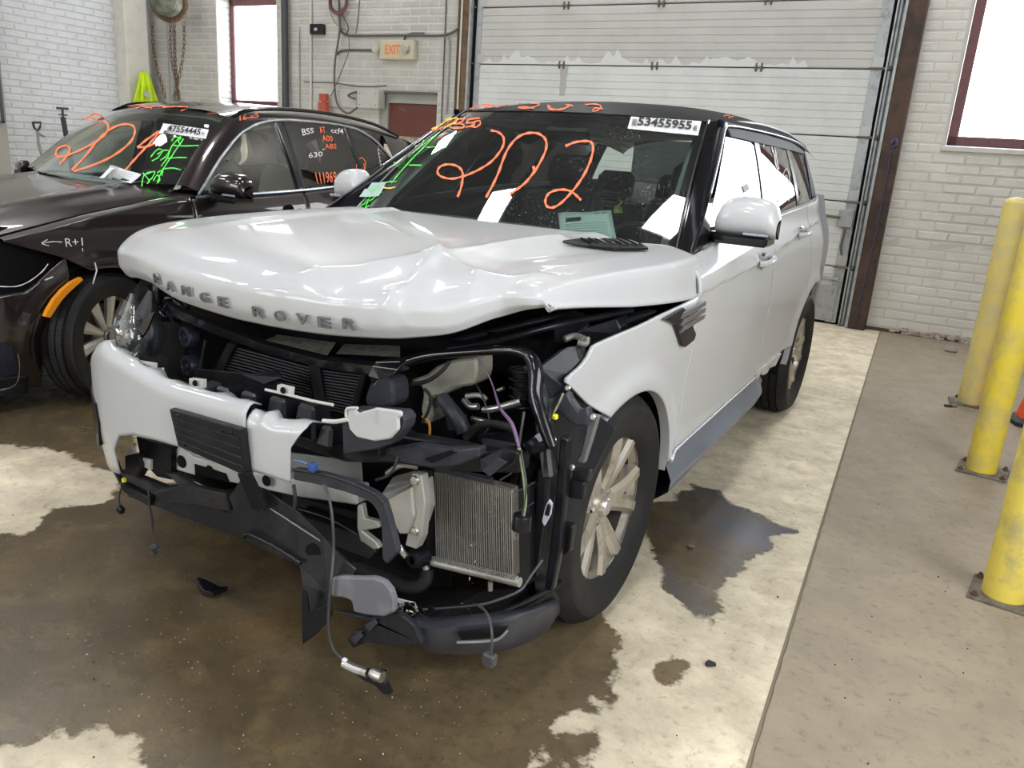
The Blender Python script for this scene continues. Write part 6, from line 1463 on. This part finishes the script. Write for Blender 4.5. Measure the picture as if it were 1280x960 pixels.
cable('cable', 'thick dark cable running level above the exit sign to the timber jamb', K5([(235,0),(236,80),(240,170),(250,210),(290,235),(350,238),(500,236),(700,234),(900,236),(980,220),(1050,170),(1100,90),(1110,0)]), .016, CBL, 0.055)
cable('cable', 'dark cable looping from the red coil down past the exit sign', K5([(240,100),(238,200),(225,300),(208,400),(203,520),(210,640),(235,715),(290,755),(340,730),(395,680),(398,640),(370,615),(330,618),(295,635),(310,648),(340,660)]), .014, CBL, 0.095)
cable('cable', 'short dark cable feeding the left end of the exit sign', K5([(222,368),(235,345),(290,334),(400,335),(490,335)]), .014, CBL, 0.025)
cable('cable', 'thin cable sloping across the wall left of the exit sign', K5([(0,545),(60,548),(200,552),(330,572),(450,578),(550,570)]), .007, CBL, 0.012)
cable('cable', 'thin cable rising from the exit sign top', K5([(665,275),(680,240),(720,222),(800,222)]), .012, CBL, 0.030)
cable('cable', 'pale cable dropping beside the timber jamb', K5([(930,238),(965,270),(965,400),(955,600),(945,760)]), .014, mat('pale_cable', (.36,.35,.32), .6), 0.030)
cable('cable', 'thin cable hanging from the red coil to the red and white post', K5([(165,40),(190,120),(230,175),(290,220),(300,330),(260,450),(215,560),(180,640)]), .006, CBL, 0.140)
cable('cable', 'thin cable hanging between the coil and the ceiling', K5([(370,0),(360,120),(345,225)]), .006, CBL, 0.012)
cable('cable', 'looped thin cable beside the red coil', K5([(250,90),(285,150),(296,200),(270,232)]), .010, CBL, 0.075)
coil = empty('hose_coil', tuple(px_on(421, 2, .08))); tag(coil, 'small red cable coil hung high left of the exit sign', 'coil')
for k in range(4):
    c_ = px_on(423, 0, .05+.02*k); MB().tube([c_+Vector((math.cos(a)*(.125+.012*k), 0, math.sin(a)*(.125+.010*k)-.02)) for a in np.linspace(0, 2*PI, 25)], .010, 6, False).build('coil_turn', mat('coil_red', (.16,.05,.04), .6) if k == 0 else (bpy.data.materials['coil_red'] if k % 2 else CBL), coil, True)
def wallbox(name, label, cat, x0, x1, z0, z1, d, m, extra=None):
    r = empty(name, tuple(W((x0+x1)/2, z0))); tag(r, label, cat)
    mb = MB(); wbox(mb, x0, x1, z0, z1, 0, d); bev(mb.build('box', m, r), .006)
    return r
jb = wallbox('junction_box', 'pale metal box at the upper left corner of the oxblood door', 'box', -5.62, -5.27, 1.93, 2.155, .14, mat('pale_box', (.46,.46,.42), .55, noise=(12,(.38,.38,.35),.5,.7)))
for x, z in ((-5.58,2.11),(-5.31,2.11),(-5.58,1.97),(-5.31,1.97)): MB().lathe([(0,.004),(.007,.004),(.009,0)], W(x, z, .14), (0,-1,0), 8).build('screw', HINGE, jb)
jb2 = wallbox('cover_plate', 'painted square cover plate on the wall left of the pale metal box', 'plate', -6.20, -5.72, 1.93, 2.16, .03, WALLG)
al = wallbox('door_sensor', 'small black box with a pale window high on the wall by the steel pipe', 'sensor', -6.50, -6.28, 2.84, 2.97, .07, GLOSSBLK); mb = MB(); wbox(mb, -6.42, -6.37, 2.885, 2.92, .07, .073); mb.build('display', GREYINK, al)
# vertical pipe and conduits
def pipe(label, x, z0, z1, r, m, off, name='pipe'):
    o = MB().tube([W(x, z0, off), W(x, (z0+z1)/2, off), W(x, z1, off)], r, 12).build(name, m, None, True); tag(o, label, 'pipe'); return o
pipe('dark steel pipe running down the wall right of the small bright window', -6.93, .0, H, .048, mat('dark_pipe', (.06,.062,.07), .5, .3), .09)
pipe('thin painted conduit between the steel pipe and the small black box', -6.74, .0, 2.95, .012, WALLG, .03, 'conduit'); pipe('painted conduit beside the small black box', -6.52, .0, H, .016, MORT, .03, 'conduit')
pipe('thin painted conduit just right of the small bright window', -7.05, 0, H, .012, MORT, .03, 'conduit'); pipe('pale conduit strapped to the face of the timber jamb', -4.065, 1.9, 4.2, .012, mat('pale_conduit', (.55,.52,.46), .6), .115, 'conduit')
pipe('thin dark conduit left of the timber jamb', -4.36, .0, H, .008, CBL, .02, 'conduit'); pipe('grey pipe behind the hanging chains', -9.22, 0, H, .045, mat('grey_pipe', (.28,.29,.28), .6, .2), .10)
# red and white marker post standing by the wall
rp = empty('marker_post', tuple(W(-6.20, 0, .15))); tag(rp, 'red and white striped post standing against the wall left of the oxblood door', 'post')
RD = mat('post_red', (.42,.07,.045), .5)
mb = MB(); wbox(mb, -6.27, -6.13, 0, 1.98, .10, .16); mb.build('post', RD, rp); mb = MB(); wbox(mb, -6.26, -6.14, 2.0, 2.09, .10, .15); mb.build('post_head', RD, rp); mb = MB(); wbox(mb, -6.23, -6.17, 1.97, 2.03, .11, .14); mb.build('post_neck', RD, rp)
for k in range(2): mb = MB(); wbox(mb, -6.242+.06*k, -6.218+.06*k, 0, 1.86, .16, .165); mb.build('white_stripe', PAPER, rp)
# chain hoist
hc = W(-8.60, 3.20, .62); hst = empty('chain_hoist', tuple(hc)); tag(hst, 'grimy round chain hoist hanging with rusty chains beside the corner pilaster', 'hoist')
HM = mat('hoist_green', (.17,.18,.13), .6, .2, noise=(9,(.06,.055,.045),.42,.62))
hax = Vector((.55,-.8,.1))
MB().lathe([(0,.13),(.12,.13),(.17,.11),(.20,.07),(.205,0),(.20,-.06),(.15,-.09),(0,-.09)], hc, hax, 40).build('hoist_body', HM, hst, True, .5)
MB().lathe([(.06,.0),(.24,.0),(.255,.02),(.255,.07),(.23,.085),(.06,.085)], hc-hax.normalized()*.17, hax, 40).build('chain_wheel', RUST, hst, True, .5)
MB().tube([hc+Vector((0,0,.2)), hc+Vector((0,0,1.2))], .02, 8).build('hook_shank', RUST, hst, True)
lk = MB(); seg = 14
pts = [Vector((math.cos(a)*.017, 0, math.sin(a)*.030+(.012 if math.sin(a) > 0 else -.012))) for a in np.linspace(0, 2*PI, seg+1)]
lk.tube(pts, .006, 5, False); lkm = mesh('chain_link', lk.v, lk.f, True); lkm.materials.append(RUST)
for c0, c1, c2, n in (((190,28),(193,70),(207,122),26), ((213,28),(214,70),(225,124),26), ((218,28),(219,75),(223,124),26), ((230,28),(229,70),(217,124),26)):
    pth = smooth_path([px_on(a, b, .60) for a, b in (c0, c1, c2)], 20); Lz = 0
    tot = sum((pth[i+1]-pth[i]).length for i in range(len(pth)-1)); n = int(tot/.056)
    ch = empty('chain'); ch.parent = hst; ch.matrix_parent_inverse = wmat(hst).inverted()
    cum = [0]
    for i in range(len(pth)-1): cum.append(cum[-1]+(pth[i+1]-pth[i]).length)
    for k in range(n):
        s_ = (k+.5)/n*tot; i = max(j for j in range(len(cum)) if cum[j] <= s_); i = min(i, len(pth)-2); p = pth[i].lerp(pth[i+1], (s_-cum[i])/max(1e-6, cum[i+1]-cum[i]))
        o = bpy.data.objects.new('chain_link', lkm); C.objects.link(o); o.parent = ch; o.matrix_parent_inverse = wmat(ch).inverted(); o.matrix_basis = Matrix.Translation(p) @ Matrix.Rotation(.5+(PI/2 if k % 2 else 0), 4, 'Z')
# high-visibility vest on the pilaster
HV = mat('vest_yellow', (.62,.85,.02), .7); 
def px_x(a, b, X): return P(a, b, 'x', X)
vp = [(176,89),(171,100),(167,126),(175,127),(186,127),(197,126),(196,116),(190,102),(187,92)]
ve = empty('safety_vest', tuple(px_x(182, 126, -9.50))); tag(ve, 'bright yellow safety vest hanging from a nail on the pilaster', 'vest')
rows = []
top = [(175,90),(178,89),(182,90),(186,92)]; bot = [(167,128),(177,128),(187,129),(198,127)]
for j in range(13):
    t = j/12; r = []
    for i in range(19):
        s_ = i/18; a = Vector((np.interp(s_, [0,.33,.66,1], [p[0] for p in top]), np.interp(s_, [0,.33,.66,1], [p[1] for p in top]))); b = Vector((np.interp(s_, [0,.33,.66,1], [p[0] for p in bot]), np.interp(s_, [0,.33,.66,1], [p[1] for p in bot])))
        p = a.lerp(b, t); r.append(px_x(p.x, p.y, -9.46+(.045*math.sin(s_*17+t*1.5)+.02*math.sin(s_*31-t*4))*t))
    rows.append(r)
o = MB().grid(rows).build('vest_cloth', HV, ve, True, 1.4); solid(o, .01, 0)
MB().grid([[px_x(181, 113, -9.41), px_x(188, 117, -9.41)], [px_x(180, 120, -9.41), px_x(189, 123, -9.41)]]).build('reflective_band', mat('reflective_grey', (.45,.46,.44), .4), ve)
MB().tube([px_x(178, 90, -9.53), px_x(178, 89, -9.44)], .008, 6).build('nail', HINGE, ve)
# shovel and tamper leaning on the left wall
TL = mat('tool_black', (.025,.026,.03), .5); TW_ = mat('tool_shaft', (.22,.22,.21), .6)
sh = empty('shovel', (-9.55, 3.95, 0)); tag(sh, 'shovel with open D-shaped handle leaning on the bright brick wall', 'shovel')
h = [px_x(a, b, -9.62) for a, b in ((41,153),(51,153),(50,159),(47,164),(43,160),(41,153))]; MB().tube(h, .016, 6, False).build('grip', TL, sh, True)
MB().tube([px_x(47,164,-9.62), px_x(48,178,-9.60), Vector((-9.45, px_x(48,178,-9.6).y+.05, .35))], .018, 8).build('shaft', TW_, sh, True)
MB().tube([px_x(47,166,-9.62), px_x(56,171,-9.6)], .016, 6).build('brace', TW_, sh, True)
b_ = Vector((-9.45, px_x(48,178,-9.6).y+.05, .2)); mb = MB().grid([[b_+Vector((.03*abs(u)*-1, u*.11, z*(1 if abs(u) < .9 else .9))) for u in np.linspace(-1, 1, 7)] for z in (-.19, -.05, .15)]); solid(mb.build('blade', TW_, sh, True), .004)
tp_ = empty('tamper', (-9.5, 4.3, 0)); tag(tp_, 'black T-handled tool leaning on the bright brick wall right of the shovel', 'tool')
MB().tube([px_x(71,135,-9.60), px_x(85,136,-9.60)], .018, 6).build('cross_bar', TL, tp_, True); MB().tube([px_x(73.5,143,-9.60), px_x(84,144,-9.60)], .010, 6).build('cross_bar', TL, tp_, True)
q_ = px_x(79,152,-9.6); MB().tube([px_x(78,136,-9.6), q_], .016, 6).build('shaft', TL, tp_, True); MB().tube([q_+Vector((0,0,.06)), Vector((q_.x+.08, q_.y+.1, .12))], .034, 8).build('shaft', TL, tp_, True)
MB().box((q_.x+.08, q_.y+.1, .06), (.2,.2,.12), ch=.02).build('foot', TL, tp_)
# ---- bollards
def bollard(x, y, top, m, label, r=.075):
    root = empty('bollard', (x, y, 0)); tag(root, label, 'bollard', 'yellow bollards along the right-hand side')
    def lk_(name, mb, m_, sm=False):
        bmn = mesh(name, mb.v, mb.f, sm, .6); o = bpy.data.objects.new(name, bmn); bmn.materials.append(m_); C.objects.link(o); o.parent = root; return o
    lk_('post', MB().lathe([(r,.012),(r,.5),(r,top-.03),(r*1.03,top-.03),(r*1.0,top-.015),(r*.6,top+.012),(0,top+.022)], (0,0,0), (0,0,1), 40), m, True)
    mb = MB().box((.01,0,.008), (.24,.22,.014), rotz(-.1), ch=.003); lk_('base_plate', mb, BASEP)
    for sx in (-1, 1):
        for sy in (-1, 1):
            c_ = rotz(-.1) @ Vector((sx*.098+.01, sy*.088, .015)); lk_('anchor_bolt', MB().lathe([(0,.022),(.007,.021),(.007,.012),(.013,.012),(.014,0)], c_, (0,0,1), 6), RUST)
bollard(1.95, 4.05, 1.41, YELP, 'faded yellow bollard furthest back, near the brick wall, with orange smear')
bollard(2.037, 2.53, 1.41, YEL, 'bright yellow bollard in the middle of the row, before the traffic cone')
bollard(2.125, 1.02, 1.41, mat('worn_yellow_paint', (.78,.62,.10), .45, noise=(7,(.50,.42,.16),.5,.66)), 'yellow bollard nearest the camera at the right frame edge')
# ---- traffic cone
cn = empty('traffic_cone', (2.38, 3.82, 0)); tag(cn, 'orange traffic cone with white bands and black foot behind the middle bollard', 'cone')
OR = mat('cone_orange', (.85,.10,.025), .5); 
cr = lambda z: .16-.125*(z-.05)/.65
for nm, z0, z1, m_, e in (('cone_body', .05, .72, OR, 0), ('white_band', .30, .375, mat('cone_band', (.68,.68,.66), .4), .003), ('white_band', .46, .53, None, .003)):
    MB().lathe([(cr(z0)+e, z0), (cr(z1)+e, z1)]+([(cr(z1)-.006, z1+.004)] if e == 0 else []), (2.38, 3.82, 0), (0,0,1), 40).build(nm, m_ or bpy.data.materials['cone_band'], cn, True, .6)
MB().lathe([(.20,.0),(.215,.005),(.215,.03),(.17,.05),(.15,.05)], (2.38, 3.82, 0), (0,0,1), 8).build('cone_foot', mat('cone_foot_black', (.02,.018,.018), .6), cn)
# ---- debris on the floor
def debris(name, label, px, py, poly, h, m, group=None, cat='debris'):
    c_ = P(px, py, 'z', 0); mb = MB().prism([(c_.x+a, c_.y+b, .003+abs(a)*.1) for a, b in poly], (0, 0, h)); o = mb.build(name, m, None); bev(o, .002); tag(o, label, cat, group); return c_
debris('plastic_shard', 'glossy black plastic shard lying on the wet floor before the white bumper', 258, 738, [(-.06,.01),(-.02,.02),(.05,.015),(.07,.03),(.06,-.025),(.02,-.03),(-.03,-.012)], .018, GLOSSBLK)
debris('plastic_chip', 'small square dark chip on the pale dry concrete', 888, 832, [(-.012,.014),(.012,.012),(.018,.0),(-.004,-.018),(-.016,-.01)], .006, INK)
debris('plastic_chip', 'tiny dark chip in the puddle beside the front wheel', 863, 686, [(-.012,.01),(.012,.01),(.014,-.008),(-.01,-.01)], .012, RUST)
c_ = P(1188, 440, 'z', 0); o = MB().lathe([(0,.05),(.04,.045),(.06,.02),(.05,0)], c_, (0,0,1), 9).build('rubble_lump', mat('rubble_grey', (.30,.27,.23), .9, bump=(30,.8,.02)), None, True, .5); tag(o, 'grey lump of rubble on the floor near the right wall foot', 'rubble')
c_ = P(1187, 508, 'z', 0); wd = empty('wood_splinter', tuple(c_)); tag(wd, 'bent scrap of wood and metal beside the furthest bollard foot', 'scrap')
MB().box(c_+Vector((.01,.02,.03)), (.04,.10,.012), Matrix.Rotation(.5,3,'X')@rotz(.3)).build('wood_piece', BASEP, wd); MB().box(c_+Vector((-.01,-.04,.012)), (.05,.02,.012), rotz(.4)).build('metal_piece', INK, wd)
# crumbs of glass and grit
gl = MB(); gr = MB()
def inframe(p):
    d_ = p-CAM; z = d_.dot(AF); return 0 < 640+FPX*d_.dot(AR)/z < 1280 and 500 < 480-FPX*d_.dot(AU)/z < 960
for k in range(340):
    if k < 150: px, py = random.gauss(230, 130), random.gauss(830, 70)
    elif k < 230: px, py = random.gauss(560, 110), random.gauss(890, 40)
    else: px, py = random.uniform(0, 1250), random.uniform(560, 958)
    if not (0 < px < 1275 and 540 < py < 959): continue
    c_ = P(px, py, 'z', .002)
    if c_.x > -1.9 and -1 < c_.y-0 and abs(c_.x) < 1 and c_.y > -.55: continue
    s_ = random.uniform(.0009, .0022) if k < 230 else random.uniform(.0015, .004)
    (gl if k < 230 or k % 5 == 0 else gr).box(c_+Vector((0,0,s_/2+.003)), (s_*random.uniform(.8,1.6), s_, s_), rotz(random.uniform(0, 3))@Matrix.Rotation(random.uniform(-.5,.5), 3, 'X'))
tag(gl.build('glass_crumbs', mat('glass_crumb', (.45,.45,.42), .12, 0, 1)), 'scattered glass crumbs on the wet floor before the cars', 'glass crumbs', kind='stuff')
tag(gr.build('grit', mat('dark_grit', (.05,.04,.03), .8)), 'dark grit scattered on the concrete', 'grit', kind='stuff')

# ================================================================== lamps hung in the hall
for x, y, lx, ly in LAMPS: ceiling_lamp(x, y, lx, ly)
